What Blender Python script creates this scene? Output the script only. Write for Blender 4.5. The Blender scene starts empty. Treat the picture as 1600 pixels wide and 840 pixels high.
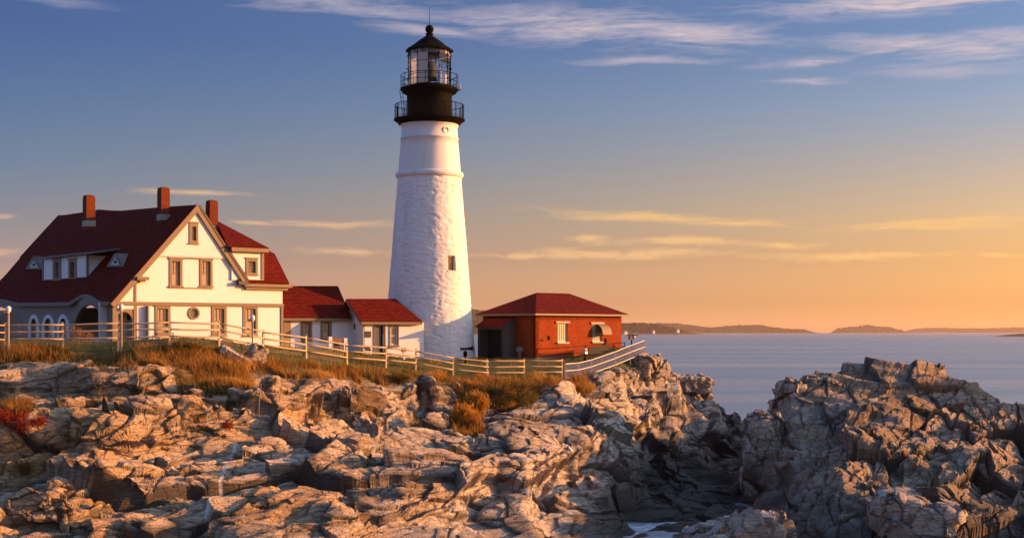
import bpy, bmesh, math, random
import numpy as np
from mathutils import Vector, Matrix
from mathutils.geometry import tessellate_polygon

random.seed(7)
S = bpy.context.scene
COL = S.collection
R = math.radians

# ------------------------------------------------------------------ camera
F, CX, HY, CZ = 2222.0, 800.0, 518.0, 10.0      # focal length and horizon row (in 1600x840 units), eye height
cam_d = bpy.data.cameras.new('camera')
cam = bpy.data.objects.new('camera', cam_d)
COL.objects.link(cam)
cam.location = (0, 0, CZ)
cam.rotation_euler = (R(90), 0, 0)
cam_d.sensor_width = 36.0
cam_d.lens = F / 1600 * 36
cam_d.shift_y = (HY - 420) / 1600
cam_d.clip_start = 0.5
cam_d.clip_end = 60000
S.camera = cam
S.view_settings.view_transform = 'Standard'
S.view_settings.look = 'None'
S.view_settings.gamma = 1
S.view_settings.exposure = 1.26
S.cycles.max_bounces = 5
S.cycles.diffuse_bounces = 3
S.cycles.glossy_bounces = 3
S.cycles.transmission_bounces = 5
S.cycles.transparent_max_bounces = 8
S.cycles.volume_bounces = 0
S.cycles.use_denoising = True


def at(px, py, Y):
    """measured direction + distance -> world point"""
    return Vector(((px - CX) * Y / F, Y, CZ - (py - HY) * Y / F))


# ------------------------------------------------------------------ node helpers
def new_mat(name):
    m = bpy.data.materials.new(name)
    m.use_nodes = True
    nt = m.node_tree
    for n in list(nt.nodes):
        nt.nodes.remove(n)
    out = nt.nodes.new('ShaderNodeOutputMaterial')
    b = nt.nodes.new('ShaderNodeBsdfPrincipled')
    nt.links.new(b.outputs[0], out.inputs[0])
    return m, nt, b, out


def N(nt, t, **kw):
    n = nt.nodes.new('ShaderNode' + t)
    for k, v in kw.items():
        if k.startswith('i_'):
            key = k[2:]
            key = int(key) if key.isdigit() else key
            n.inputs[key].default_value = v
        else:
            setattr(n, k, v)
    return n


def ramp(nt, fac, stops, interp='LINEAR'):
    r = nt.nodes.new('ShaderNodeValToRGB')
    r.color_ramp.interpolation = interp
    e = r.color_ramp.elements
    while len(e) > 1:
        e.remove(e[-1])
    e[0].position = stops[0][0]
    e[0].color = col4(stops[0][1])
    for p, c in stops[1:]:
        x = e.new(p)
        x.color = col4(c)
    if fac is not None:
        nt.links.new(fac, r.inputs[0])
    return r.outputs[0]


def col4(c):
    if isinstance(c, (int, float)):
        return (c, c, c, 1)
    return tuple(c) + ((1,) if len(c) == 3 else ())


def mix(nt, fac, a, b, blend='MIX'):
    m = nt.nodes.new('ShaderNodeMix')
    m.data_type = 'RGBA'
    m.blend_type = blend
    for sock, v in ((m.inputs[0], fac), (m.inputs[6], a), (m.inputs[7], b)):
        if hasattr(v, 'is_output'):
            nt.links.new(v, sock)
        elif isinstance(v, (int, float)) and sock == m.inputs[0]:
            sock.default_value = v
        else:
            sock.default_value = col4(v)
    return m.outputs[2]


def mth(nt, op, a, b=None, c=None, clamp=False):
    m = nt.nodes.new('ShaderNodeMath')
    m.operation = op
    m.use_clamp = clamp
    for i, v in enumerate((a, b, c)):
        if v is None:
            continue
        if hasattr(v, 'is_output'):
            nt.links.new(v, m.inputs[i])
        else:
            m.inputs[i].default_value = v
    return m.outputs[0]


def noise(nt, vec, scale, detail=4, rough=0.55, dist=0.0):
    n = N(nt, 'TexNoise', i_Scale=scale, i_Detail=detail, i_Roughness=rough, i_Distortion=dist)
    if vec is not None:
        nt.links.new(vec, n.inputs['Vector'])
    return n.outputs['Fac']


def mapping(nt, vec, scale=(1, 1, 1), rot=(0, 0, 0), loc=(0, 0, 0)):
    m = N(nt, 'Mapping')
    m.inputs['Scale'].default_value = scale
    m.inputs['Rotation'].default_value = rot
    m.inputs['Location'].default_value = loc
    nt.links.new(vec, m.inputs['Vector'])
    return m.outputs[0]


def bump(nt, h, strength, dist, bsdf, prev=None):
    b = N(nt, 'Bump', i_Strength=strength, i_Distance=dist)
    nt.links.new(h, b.inputs['Height'])
    if prev is not None:
        nt.links.new(prev, b.inputs['Normal'])
    nt.links.new(b.outputs[0], bsdf.inputs['Normal'])
    return b.outputs[0]


# ------------------------------------------------------------------ sun and sky
HAZE_D = 0.00004
SUN_EL = R(10.0)
SUN_BACK = R(9.0)     # the sun stands right of the view, this far behind the scene's own plane
SUN_DIR = Vector((math.cos(SUN_EL) * math.cos(SUN_BACK), math.cos(SUN_EL) * math.sin(SUN_BACK), math.sin(SUN_EL)))
sl = bpy.data.lights.new('sun', 'SUN')
so = bpy.data.objects.new('sun', sl)
COL.objects.link(so)
so.rotation_euler = SUN_DIR.to_track_quat('Z', 'Y').to_euler()
so.location = (60, 60, 60)
sl.energy = 4.9
sl.angle = R(0.6)
sl.color = (1.0, 0.445, 0.125)

w = bpy.data.worlds.new('World')
S.world = w
w.use_nodes = True
nt = w.node_tree
for n in list(nt.nodes):
    nt.nodes.remove(n)
wo = N(nt, 'OutputWorld')
bg = N(nt, 'Background')
nt.links.new(bg.outputs[0], wo.inputs[0])
sky = N(nt, 'TexSky')
sky.sky_type = 'NISHITA'
sky.sun_disc = False
sky.sun_elevation = SUN_EL
sky.sun_rotation = R(90) - SUN_BACK
sky.altitude = 0
sky.air_density = 1.0
sky.dust_density = 1.2
sky.ozone_density = 3.0
bg.inputs[1].default_value = 0.05
#SKYMORE
# ---- directional tint of the evening sky and thin cirrus (all by world direction)
tc = N(nt, 'TexCoord')
sp = N(nt, 'SeparateXYZ')
nt.links.new(tc.outputs['Generated'], sp.inputs[0])
dx, dy, dz = sp.outputs
az = mth(nt, 'ARCTAN2', dx, dy)
el = mth(nt, 'ARCSINE', dz)
side = mth(nt, 'MULTIPLY_ADD', mth(nt, 'SINE', az), 1 / 0.68, 0.5, clamp=True)
elf = mth(nt, 'MULTIPLY', el, 4.0, clamp=True)        # 0..0.25 rad


def s2l(c):
    return tuple(((v / 255) / 12.92 if v / 255 <= .04045 else ((v / 255 + .055) / 1.055) ** 2.4) for v in c)


def aze(px, py):
    dx_ = (px - CX) / F
    dz_ = (HY - py) / F
    return math.atan2(dx_, 1), math.atan2(dz_, math.hypot(1, dx_))


EXPO = 1.0
LEFT = [(515, (204, 158, 128)), (470, (192, 153, 132)), (400, (166, 147, 144)), (330, (138, 140, 149)), (250, (111, 133, 158)), (150, (91, 120, 159)), (40, (73, 104, 156))]
RIGHT = [(515, (247, 172, 98)), (470, (246, 178, 104)), (400, (242, 186, 120)), (330, (226, 190, 145)), (250, (194, 182, 170)), (150, (152, 170, 194)), (40, (120, 150, 192))]
NISH_L = [(515, (95, 94, 79)), (470, (120, 122, 101)), (400, (129, 143, 130)), (330, (126, 148, 147)), (250, (118, 146, 156)), (150, (108, 140, 159)), (40, (100, 132, 157))]
NISH_R = [(515, (127, 118, 93)), (470, (149, 145, 116)), (400, (155, 165, 146)), (330, (148, 168, 164)), (250, (138, 165, 173)), (150, (127, 157, 176)), (40, (118, 149, 174))]


def tint(tab, nish, x, gain=1.0):
    st = []
    for (y, c), (_, n) in zip(tab, nish):
        e = aze(x, y)[1] * 4
        cl, nl = s2l(c), s2l(n)
        st.append((e, tuple(gain * a / b for a, b in zip(cl, nl))))
    # above the frame the sky is brightened to lift the ambient light
    st.append((0.93, st[-1][1]))
    st.append((1.0, tuple(v * k_ for v, k_ in zip(st[-1][1], (3.3, 3.15, 2.5)))))
    return st


def vramp(stops):
    """ramps clamp at 1, so store tint / 8"""
    r = ramp(nt, elf, [(p, tuple(v / 8 for v in c)) for p, c in stops])
    return r


tl = vramp(tint(LEFT, NISH_L, 20))
tr = vramp(tint(RIGHT, NISH_R, 1580))
tt = mix(nt, side, tl, tr)
skyc = mix(nt, 1.0, sky.outputs[0], tt, 'MULTIPLY')
sc8 = N(nt, 'VectorMath', operation='SCALE')
sc8.inputs['Scale'].default_value = 8.0
nt.links.new(skyc, sc8.inputs[0])
skyc = sc8.outputs[0]

# cirrus: streaks given by direction (centre), half length, half thickness, slope
cv = N(nt, 'CombineXYZ')
nt.links.new(az, cv.inputs[0])
nt.links.new(el, cv.inputs[1])
warp = N(nt, 'TexNoise', i_Scale=9.0, i_Detail=3.0)
nt.links.new(mapping(nt, cv.outputs[0], (1, 3, 1)), warp.inputs['Vector'])
wv = N(nt, 'VectorMath', operation='MULTIPLY_ADD')
nt.links.new(warp.outputs['Color'], wv.inputs[0])
wv.inputs[1].default_value = (0.05, 0.014, 0)
wv.inputs[2].default_value = (-0.025, -0.007, 0)
ad = N(nt, 'VectorMath', operation='ADD')
nt.links.new(cv.outputs[0], ad.inputs[0])
nt.links.new(wv.outputs[0], ad.inputs[1])
cvw = ad.outputs[0]
fib = noise(nt, mapping(nt, cvw, (11, 120, 1), (0, 0, R(3))), 1.0, 7, 0.62, 0.6)
fine = noise(nt, mapping(nt, cvw, (60, 420, 1), (0, 0, R(4))), 1.0, 5, 0.6, 0.3)
puf = noise(nt, mapping(nt, cvw, (55, 150, 1)), 1.0, 6, 0.62, 0.4)


def streak(px, py, hl, ht, slope_px, tex='fib', gain=1.0):
    a0, e0 = aze(px, py)
    m = N(nt, 'Mapping', vector_type='TEXTURE')
    m.inputs['Location'].default_value = (a0, e0, 0)
    m.inputs['Rotation'].default_value = (0, 0, -math.atan(slope_px))
    m.inputs['Scale'].default_value = (hl / F, ht / F, 1)
    nt.links.new(cvw, m.inputs['Vector'])
    ln = N(nt, 'VectorMath', operation='LENGTH')
    nt.links.new(m.outputs[0], ln.inputs[0])
    g = N(nt, 'MapRange', interpolation_type='SMOOTHSTEP')
    g.inputs[1].default_value = 1.15
    g.inputs[2].default_value = 0.0
    nt.links.new(ln.outputs['Value'], g.inputs[0])
    return g.outputs[0], tex, gain


hi = [streak(520, 8, 300, 30, 0.05), streak(900, 44, 480, 52, 0.07, 'fib', 1.1), streak(650, 44, 170, 18, 0.10, 'fib', .9), streak(1080, 58, 300, 40, 0.05),
      streak(1400, 2, 400, 34, -0.02, 'fib', 1.25), streak(1470, 74, 300, 34, 0.13, 'fib', 1.1), streak(1580, 62, 160, 40, .1, 'fib', .8), streak(1260, 94, 150, 14, -0.06), streak(1280, 126, 130, 13, 0.0, 'fib', 1.0),
      streak(1010, 96, 200, 10, 0.02, 'fib', .8), streak(1480, 108, 240, 22, .03, 'fib', .5), streak(90, 6, 160, 20, 0.03, 'fib', .5)]
lo = [streak(1010, 338, 330, 17, 0.045, 'fib', .9), streak(1480, 350, 260, 14, 0.0, 'fib', .8), streak(915, 372, 75, 14, .03, 'puf', .9), streak(1060, 376, 170, 14, 0.02, 'puf', 1.0),
      streak(1230, 380, 130, 12, .02, 'puf', .9), streak(950, 396, 290, 16, 0.0, 'puf', 1.2), streak(1330, 400, 280, 13, .015, 'puf', 1.0), streak(1560, 400, 150, 9, 0, 'puf', .8), streak(1450, 356, 200, 9, .01, 'fib', 1.0), streak(1150, 346, 150, 8, .05, 'fib', .9), streak(830, 398, 150, 10, 0, 'puf', 1.1),
      streak(520, 348, 190, 11, .03, 'fib', 1.0), streak(290, 299, 150, 9, .04, 'fib', .9), streak(10, 392, 70, 12, 0, 'puf', 1.0), streak(530, 395, 130, 13, 0.0, 'puf', .8), streak(390, 346, 80, 7, .02, 'fib', .9), streak(5, 332, 34, 8, 0, 'puf', .8)]
TEX = {'fib': fib, 'puf': puf}


def cloud_sum(lst, k, off):
    tot = None
    for g, tex, gain in lst:
        # mask + texture, thresholded: wisps with ragged ends
        q = mth(nt, 'MULTIPLY_ADD', TEX[tex], 1.9, mth(nt, 'MULTIPLY_ADD', g, 0.85, off))
        q = mth(nt, 'MULTIPLY_ADD', fine, 0.9, q)
        q = mth(nt, 'MULTIPLY', mth(nt, 'MULTIPLY', q, k * gain, clamp=True), g)
        tot = q if tot is None else mth(nt, 'MAXIMUM', tot, q)
    return tot


ch = cloud_sum(hi, 0.95, -1.68)
cl_ = cloud_sum(lo, 1.6, -1.64)
hcol = mix(nt, side, s2l((196, 188, 202)), s2l((228, 205, 206)))
lcol = mix(nt, side, s2l((214, 176, 150)), s2l((255, 204, 128)))
kinv = 1 / 0.12


def emis(c, k=kinv):
    v = N(nt, 'VectorMath', operation='SCALE')
    v.inputs['Scale'].default_value = k
    nt.links.new(c, v.inputs[0])
    return v.outputs[0]


ch = mth(nt, 'MULTIPLY', ch, 1.0, clamp=True)
skyc = mix(nt, ch, skyc, emis(hcol))
skyc = mix(nt, mth(nt, 'MULTIPLY', cl_, 1.0, clamp=True), skyc, emis(lcol))
nt.links.new(skyc, bg.inputs[0])
# ================================================================== rock
f32 = np.float32


def hash3(ix, iy, iz, seed):
    h = (ix.astype(np.uint32) * np.uint32(374761393) + iy.astype(np.uint32) * np.uint32(668265263)
         + iz.astype(np.uint32) * np.uint32(2147483647 - 1640531) + np.uint32(seed * 97 + 13))
    h = (h ^ (h >> np.uint32(13))) * np.uint32(1274126177)
    h = (h ^ (h >> np.uint32(16))) * np.uint32(2246822519)
    return h ^ (h >> np.uint32(15))


def hf(h, k):
    """k-th 0..1 number out of a hash"""
    x = (h + np.uint32(k) * np.uint32(0x9E3779B9))
    x = (x ^ (x >> np.uint32(16))) * np.uint32(0x85EBCA6B)
    x = (x ^ (x >> np.uint32(13))) * np.uint32(0xC2B2AE35)
    x = x ^ (x >> np.uint32(16))
    return (x >> np.uint32(8)).astype(f32) / f32(1 << 24)


def vnoise(p, seed):
    """smooth value noise, p (N,3) -> 0..1"""
    i = np.floor(p)
    f = (p - i).astype(f32)
    f = f * f * (3 - 2 * f)
    i = i.astype(np.int32)
    out = np.zeros(len(p), f32)
    for a in (0, 1):
        wx = f[:, 0] if a else 1 - f[:, 0]
        for b in (0, 1):
            wy = f[:, 1] if b else 1 - f[:, 1]
            for c in (0, 1):
                wz = f[:, 2] if c else 1 - f[:, 2]
                out += wx * wy * wz * hf(hash3(i[:, 0] + a, i[:, 1] + b, i[:, 2] + c, seed), 0)
    return out


def fbm(p, seed, oct_=4, rough=0.5):
    s, a, t = np.zeros(len(p), f32), 1.0, 0.0
    for k in range(oct_):
        s += a * vnoise(p * (2.03 ** k), seed + k)
        t += a
        a *= rough
    return s / t


def voronoi(p, seed, jit=0.8):
    """returns F1, F2, vector to the nearest cell centre, that cell's hash"""
    i = np.floor(p).astype(np.int32)
    n = len(p)
    f1 = np.full(n, 1e9, f32)
    f2 = np.full(n, 1e9, f32)
    rel = np.zeros((n, 3), f32)
    hid = np.zeros(n, np.uint32)
    for a in (-1, 0, 1):
        for b in (-1, 0, 1):
            for c in (-1, 0, 1):
                ci = i + np.array((a, b, c), np.int32)
                h = hash3(ci[:, 0], ci[:, 1], ci[:, 2], seed)
                ctr = ci + 0.5 + jit * (np.stack([hf(h, 1), hf(h, 2), hf(h, 3)], 1) - 0.5)
                r = (p - ctr).astype(f32)
                d = np.sqrt((r * r).sum(1))
                closer = d < f1
                f2 = np.where(closer, f1, np.minimum(f2, d))
                rel[closer] = r[closer]
                hid[closer] = h[closer]
                f1 = np.where(closer, d, f1)
    return f1, f2, rel, hid


def rotm(ax, ay, az_):
    return np.array(Matrix.Rotation(az_, 3, 'Z') @ Matrix.Rotation(ay, 3, 'Y') @ Matrix.Rotation(ax, 3, 'X'), dtype=f32)


def sstep(a, b, x):
    t = np.clip((x - a) / (b - a), 0, 1)
    return t * t * (3 - 2 * t)


class TPS:
    """smooth height through surveyed points (X, Y) -> Z"""

    def __init__(self, pts, lam=0.03):
        pts = np.array(pts, float)
        self.c = pts[:, :2]
        z = pts[:, 2]
        n = len(z)
        K = self.k(np.linalg.norm(self.c[:, None] - self.c[None], axis=2)) + lam * np.eye(n)
        Pm = np.hstack([np.ones((n, 1)), self.c])
        A = np.zeros((n + 3, n + 3))
        A[:n, :n] = K
        A[:n, n:] = Pm
        A[n:, :n] = Pm.T
        self.w = np.linalg.solve(A, np.concatenate([z, np.zeros(3)]))

    @staticmethod
    def k(r):
        return np.where(r > 0, r * r * np.log(np.maximum(r, 1e-9)), 0) * 0.01

    def __call__(self, x, y):
        x = np.asarray(x, float).ravel()
        y = np.asarray(y, float).ravel()
        out = np.empty(len(x))
        for s in range(0, len(x), 60000):
            d = np.sqrt((x[s:s + 60000, None] - self.c[None, :, 0]) ** 2 + (y[s:s + 60000, None] - self.c[None, :, 1]) ** 2)
            n = len(self.c)
            out[s:s + 60000] = self.k(d) @ self.w[:n] + self.w[n] + self.w[n + 1] * x[s:s + 60000] + self.w[n + 2] * y[s:s + 60000]
        return out


def pts_px(lst):
    return [tuple(at(*q)) for q in lst]


LAND = TPS(pts_px([
    # lawn behind the fence
    (-150, 541, 78), (0, 541, 78), (100, 540, 79), (270, 534.5, 80), (343, 536, 82), (411, 549, 84), (478, 558, 86), (542, 568, 88), (603, 572, 90), (649, 577, 91),
    (708, 586, 92), (763, 590, 93), (818, 591, 94), (878, 591, 95),
    (0, 538.5, 84), (100, 537.5, 84), (200, 536, 84), (300, 536.5, 86), (400, 543, 89), (20, 536, 90), (200, 534.5, 90), (440, 541, 96), (835, 562, 106), (1000, 558, 109), (970, 557, 113), (900, 561, 117), (1015, 562, 112), (560, 552, 96), (672, 561, 99), (743, 561, 100), (835, 564, 98), (970, 552, 104), (-100, 532, 105), (300, 532, 110), (600, 550, 112), (860, 556, 112),
    # slope below the fence
    (-150, 600, 75), (0, 598, 75), (0, 640, 72.5), (0, 690, 69), (0, 760, 64), (0, 840, 58), (-150, 760, 64), (-150, 860, 57),
    (130, 560, 78.5), (150, 620, 74), (160, 700, 68.5), (150, 840, 58),
    (300, 565, 78.5), (300, 600, 76.6), (300, 655, 72), (280, 745, 67.5), (300, 790, 62), (300, 840, 58.5),
    (420, 590, 80), (420, 640, 75.5), (420, 700, 70), (420, 780, 63), (420, 840, 59),
    (520, 590, 84.5), (540, 620, 82), (540, 680, 75), (540, 760, 67), (540, 840, 59.5),
    (640, 600, 88), (640, 640, 83.5), (660, 700, 76), (660, 760, 69), (660, 840, 61),
    (740, 605, 90.5), (750, 650, 84), (760, 720, 76), (760, 770, 70.5), (760, 840, 63.5),
    (850, 612, 91), (850, 655, 85), (860, 710, 77.5), (850, 760, 72.5), (850, 840, 66),
    # ridge that climbs to the cliff point and its fall to the gully
    (905, 606, 95), (960, 590, 100), (1000, 566, 104.5), (1022, 562, 106), (930, 650, 86), (915, 705, 78.5), (945, 690, 81.5), (1000, 610, 98), (980, 640, 93),
    (920, 760, 74), (930, 840, 68),
    (1040, 640, 103), (1030, 700, 95), (985, 760, 82), (975, 830, 74), (1000, 700, 91),
    (1050, 592, 112), (1098, 598, 117), (1075, 650, 112), (1112, 632, 122), (1136, 668, 131), (1100, 690, 118), (1060, 738, 92), (1020, 790, 76), (1000, 840, 66.5), (1090, 720, 100), (1075, 790, 76), (1040, 815, 72), (1100, 815, 72), (1056, 866, 67.8), (1110, 745, 90), (1135, 722, 98),
    (1160, 706, 118), (1150, 740, 96), (1160, 800, 77.5), (1152, 700, 130), (1300, 720, 112), (1300, 760, 95)])
    + [(24, 140, -1.5), (10, 150, -2), (-20, 150, 0), (-60, 150, 2), (34, 125, -2), (30, 110, -1.2), (20, 60, -0.6), (16, 52, -.8)])

ROCK = TPS(pts_px([
    (1166, 800, 81), (1188, 740, 83.5), (1190, 668, 86), (1202, 644, 87), (1216, 639, 88), (1212, 700, 82.5), (1204, 760, 77.5), (1182, 850, 67.5),
    (1226, 610, 88), (1250, 597, 88.5), (1280, 588, 89.5), (1300, 600, 87), (1318, 571, 90), (1380, 563, 91), (1440, 569, 91), (1470, 582, 90), (1502, 592, 90), (1528, 622, 88.5), (1562, 640, 87.5), (1600, 637, 88), (1700, 676, 87),
    (1300, 640, 83), (1400, 610, 86.5), (1480, 630, 86), (1240, 650, 84), (1270, 700, 77.5), (1350, 690, 78), (1450, 690, 78), (1550, 700, 78.5), (1640, 712, 79), (1720, 740, 77),
    (1230, 770, 71.5), (1300, 760, 71), (1400, 760, 70.5), (1500, 770, 69.5), (1600, 768, 70.2), (1720, 800, 69),
    (1220, 845, 65.5), (1300, 845, 63.5), (1400, 845, 62.5), (1500, 845, 62), (1600, 850, 62), (1720, 880, 61)])
    + [(12.0, 78, -1.3), (12.4, 84, -1.4), (13.4, 90, -1.6), (15.4, 96, -1.8), (18, 99, -1), (22, 102, -1.5), (28, 102, -1.5), (34, 101, -1), (42, 100, -1),
       (10.6, 70, -1.4), (10.3, 64, -1.2), (14, 57, -1), (20, 55, -.8), (28, 55, -.6), (36, 54, -.5), (24, 112, -3), (36, 112, -3)])


def grid(px0, px1, dpx, y0, y1, dy_):
    """ground sheet laid out by bearing and distance, so that near and far cells look alike in size"""
    a = np.arange(px0, px1 + dpx, dpx)
    yy = np.arange(y0, y1 + dy_, dy_) if np.isscalar(dy_) else dy_
    A, Y = np.meshgrid((a - CX) / F, yy)
    return (A * Y).ravel(), Y.ravel(), len(yy), len(a)


def sheet_mesh(name, P, nr, nc, keep=None):
    idx = np.arange(nr * nc).reshape(nr, nc)
    q = np.stack([idx[:-1, :-1], idx[:-1, 1:], idx[1:, 1:], idx[1:, :-1]], -1).reshape(-1, 4)
    if keep is not None:
        q = q[keep[q].all(1)]
        used = np.zeros(len(P), bool)
        used[q.ravel()] = True
        remap = np.cumsum(used) - 1
        q = remap[q]
    else:
        used = np.ones(len(P), bool)
    V = P[used]
    me = bpy.data.meshes.new(name)
    me.vertices.add(len(V))
    me.vertices.foreach_set('co', V.astype(f32).ravel())
    me.loops.add(len(q) * 4)
    me.loops.foreach_set('vertex_index', q.astype(np.int32).ravel())
    me.polygons.add(len(q))
    me.polygons.foreach_set('loop_start', np.arange(0, len(q) * 4, 4, dtype=np.int32))
    me.polygons.foreach_set('loop_total', np.full(len(q), 4, np.int32))
    me.update(calc_edges=True)
    me.shade_flat()
    return me, used


def grid_normals(P, nr, nc):
    G = P.reshape(nr, nc, 3)
    du = np.gradient(G, axis=1)
    dv = np.gradient(G, axis=0)
    n = np.cross(du, dv).reshape(-1, 3)
    n /= np.maximum(np.linalg.norm(n, axis=1, keepdims=True), 1e-9)
    n[n[:, 2] < 0] *= -1
    return n.astype(f32)


def caps(p, seed, tilt, curv, jit=0.75):
    """upper envelope of tilted, slightly domed block tops: continuous facets that meet in creases"""
    i = np.floor(p).astype(np.int32)
    n = len(p)
    v1 = np.full(n, -1e9, f32)
    v2 = np.full(n, -1e9, f32)
    hid = np.zeros(n, np.uint32)
    for a in (-1, 0, 1):
        for b in (-1, 0, 1):
            for c in (-1, 0, 1):
                ci = i + np.array((a, b, c), np.int32)
                h = hash3(ci[:, 0], ci[:, 1], ci[:, 2], seed)
                rx = (p[:, 0] - (ci[:, 0] + 0.5 + jit * (hf(h, 1) - 0.5))).astype(f32)
                ry = (p[:, 1] - (ci[:, 1] + 0.5 + jit * (hf(h, 2) - 0.5))).astype(f32)
                rz = (p[:, 2] - (ci[:, 2] + 0.5 + jit * (hf(h, 3) - 0.5))).astype(f32)
                v = (hf(h, 5) - 0.5) + tilt * 2 * ((hf(h, 6) - .5) * rx + (hf(h, 7) - .5) * ry + (hf(h, 8) - .5) * rz) - curv * (rr_ := rx * rx + ry * ry + rz * rz) - 9.0 * np.maximum(0, np.sqrt(rr_) - f32(.55)) ** 2
                up = v > v1
                v2 = np.where(up, v1, np.maximum(v2, v))
                hid[up] = h[up]
                v1 = np.where(up, v, v1)
    return v1, v1 - v2, hid


def fracture(P, seed, levels, warp=0.25, lean=0.0):
    """jointed, faceted displacement at P; returns height, crack closeness (0..1), block tone"""
    P = P.astype(f32)
    wv = np.stack([fbm(P * 0.55, seed + 50, 3), fbm(P * 0.55 + 31.7, seed + 60, 3), fbm(P * 0.55 + 77.1, seed + 70, 3)], 1) - 0.5
    wv2 = np.stack([vnoise(P * 3.1, seed + 80), vnoise(P * 3.1 + 17.3, seed + 81), vnoise(P * 3.1 + 5.9, seed + 82)], 1) - 0.5
    Q = P + wv * f32(warp * 4) + wv2 * f32(warp * 0.3)
    H = np.zeros(len(P), f32)
    crack = np.zeros(len(P), f32)
    tone = np.zeros(len(P), f32)
    for li, (size, aspect, rot, amp, tilt, groove) in enumerate(levels):
        q = (Q @ rotm(*rot)) / (np.array(aspect, f32) * f32(size))
        f1, f2, rel, h = voronoi(q, seed + 7 * li, 0.85)
        e = f2 - f1
        tv = (np.stack([hf(h, 6), hf(h, 7), hf(h, 8)], 1) - 0.5) * 2
        v = 0.55 * (hf(h, 5) - 0.5) + tilt * (rel * tv).sum(1)
        v = (v - v.mean()) / v.std()
        g = 1 - sstep(0.0, groove[0], e)
        pick = hf(h, 11) > 0.35                     # only some joints gape
        H += f32(amp) * v - f32(groove[1]) * g * pick
        if lean:
            # blocks dip one way, like slates
            wrel = (rel * (np.array(aspect, f32) * f32(size))) @ rotm(*rot).T
            H += np.clip(f32(-lean) * wrel[:, 0] * (1.15 - 0.25 * li) + f32(lean * .35) * wrel[:, 1], -2.2 * amp, 2.2 * amp)
        crack = np.maximum(crack, (1 - sstep(0.0, groove[0] * 1.2, e)) * pick * min(1, 0.35 + size * 0.3))
        tone += (hf(h, 9) - 0.5) * (0.6 if li < 2 else 0.4)
    return H, crack, tone


def blur_grid(V, nr, nc, k, it=2):
    """box blur of a per-vertex vector field on its sheet"""
    G = V.reshape(nr, nc, -1).astype(float)
    for _ in range(it):
        for ax in (0, 1):
            pad = [(0, 0)] * 3
            pad[ax] = (k + 1, k)
            c = np.cumsum(np.pad(G, pad, mode='edge'), axis=ax)
            n = G.shape[ax]
            lo = np.take(c, np.arange(0, n), axis=ax)
            hi = np.take(c, np.arange(2 * k + 1, n + 2 * k + 1), axis=ax)
            G = (hi - lo) / (2 * k + 1)
    return G.reshape(-1, V.shape[1] if V.ndim > 1 else 1)


def terrace(z, x, y, dipx, dipy, step, seed, sharp=0.12, amt=1.0, warp=0.5, joint=0.45):
    """ledges parallel to a dipping bedding plane"""
    p = np.stack([x, y, z * 0], 1).astype(f32)
    b = dipx * x + dipy * y
    wv = (fbm(p * 0.22, seed, 2) - 0.5) * step * warp * 6
    # joints chop the ledges into lengths
    f1, f2, rel, h = voronoi((p @ rotm(0, 0, R(35))) / np.array((2.6, 1.3, 1), f32) / f32(max(step, .5)), seed + 21, 0.8)
    wv = wv + (hf(h, 3) - 0.5) * step * joint
    q = (z - b + wv) / step
    fl = np.floor(q)
    fr = q - fl
    zz = (fl + sstep(0.5 - sharp, 0.5 + sharp, fr)) * step + b - wv
    return z + (zz - z) * amt


def poly_mask(px, py, poly):
    inside = np.zeros(len(px), bool)
    n = len(poly)
    for i in range(n):
        x1, y1 = poly[i]
        x2, y2 = poly[(i + 1) % n]
        if y1 == y2:
            continue
        c = ((y1 > py) != (y2 > py)) & (px < (x2 - x1) * (py - y1) / (y2 - y1) + x1)
        inside ^= c
    return inside


def add_attr(me, name, vals):
    a = me.attributes.new(name, 'FLOAT', 'POINT')
    a.data.foreach_set('value', vals.astype(f32))


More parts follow.
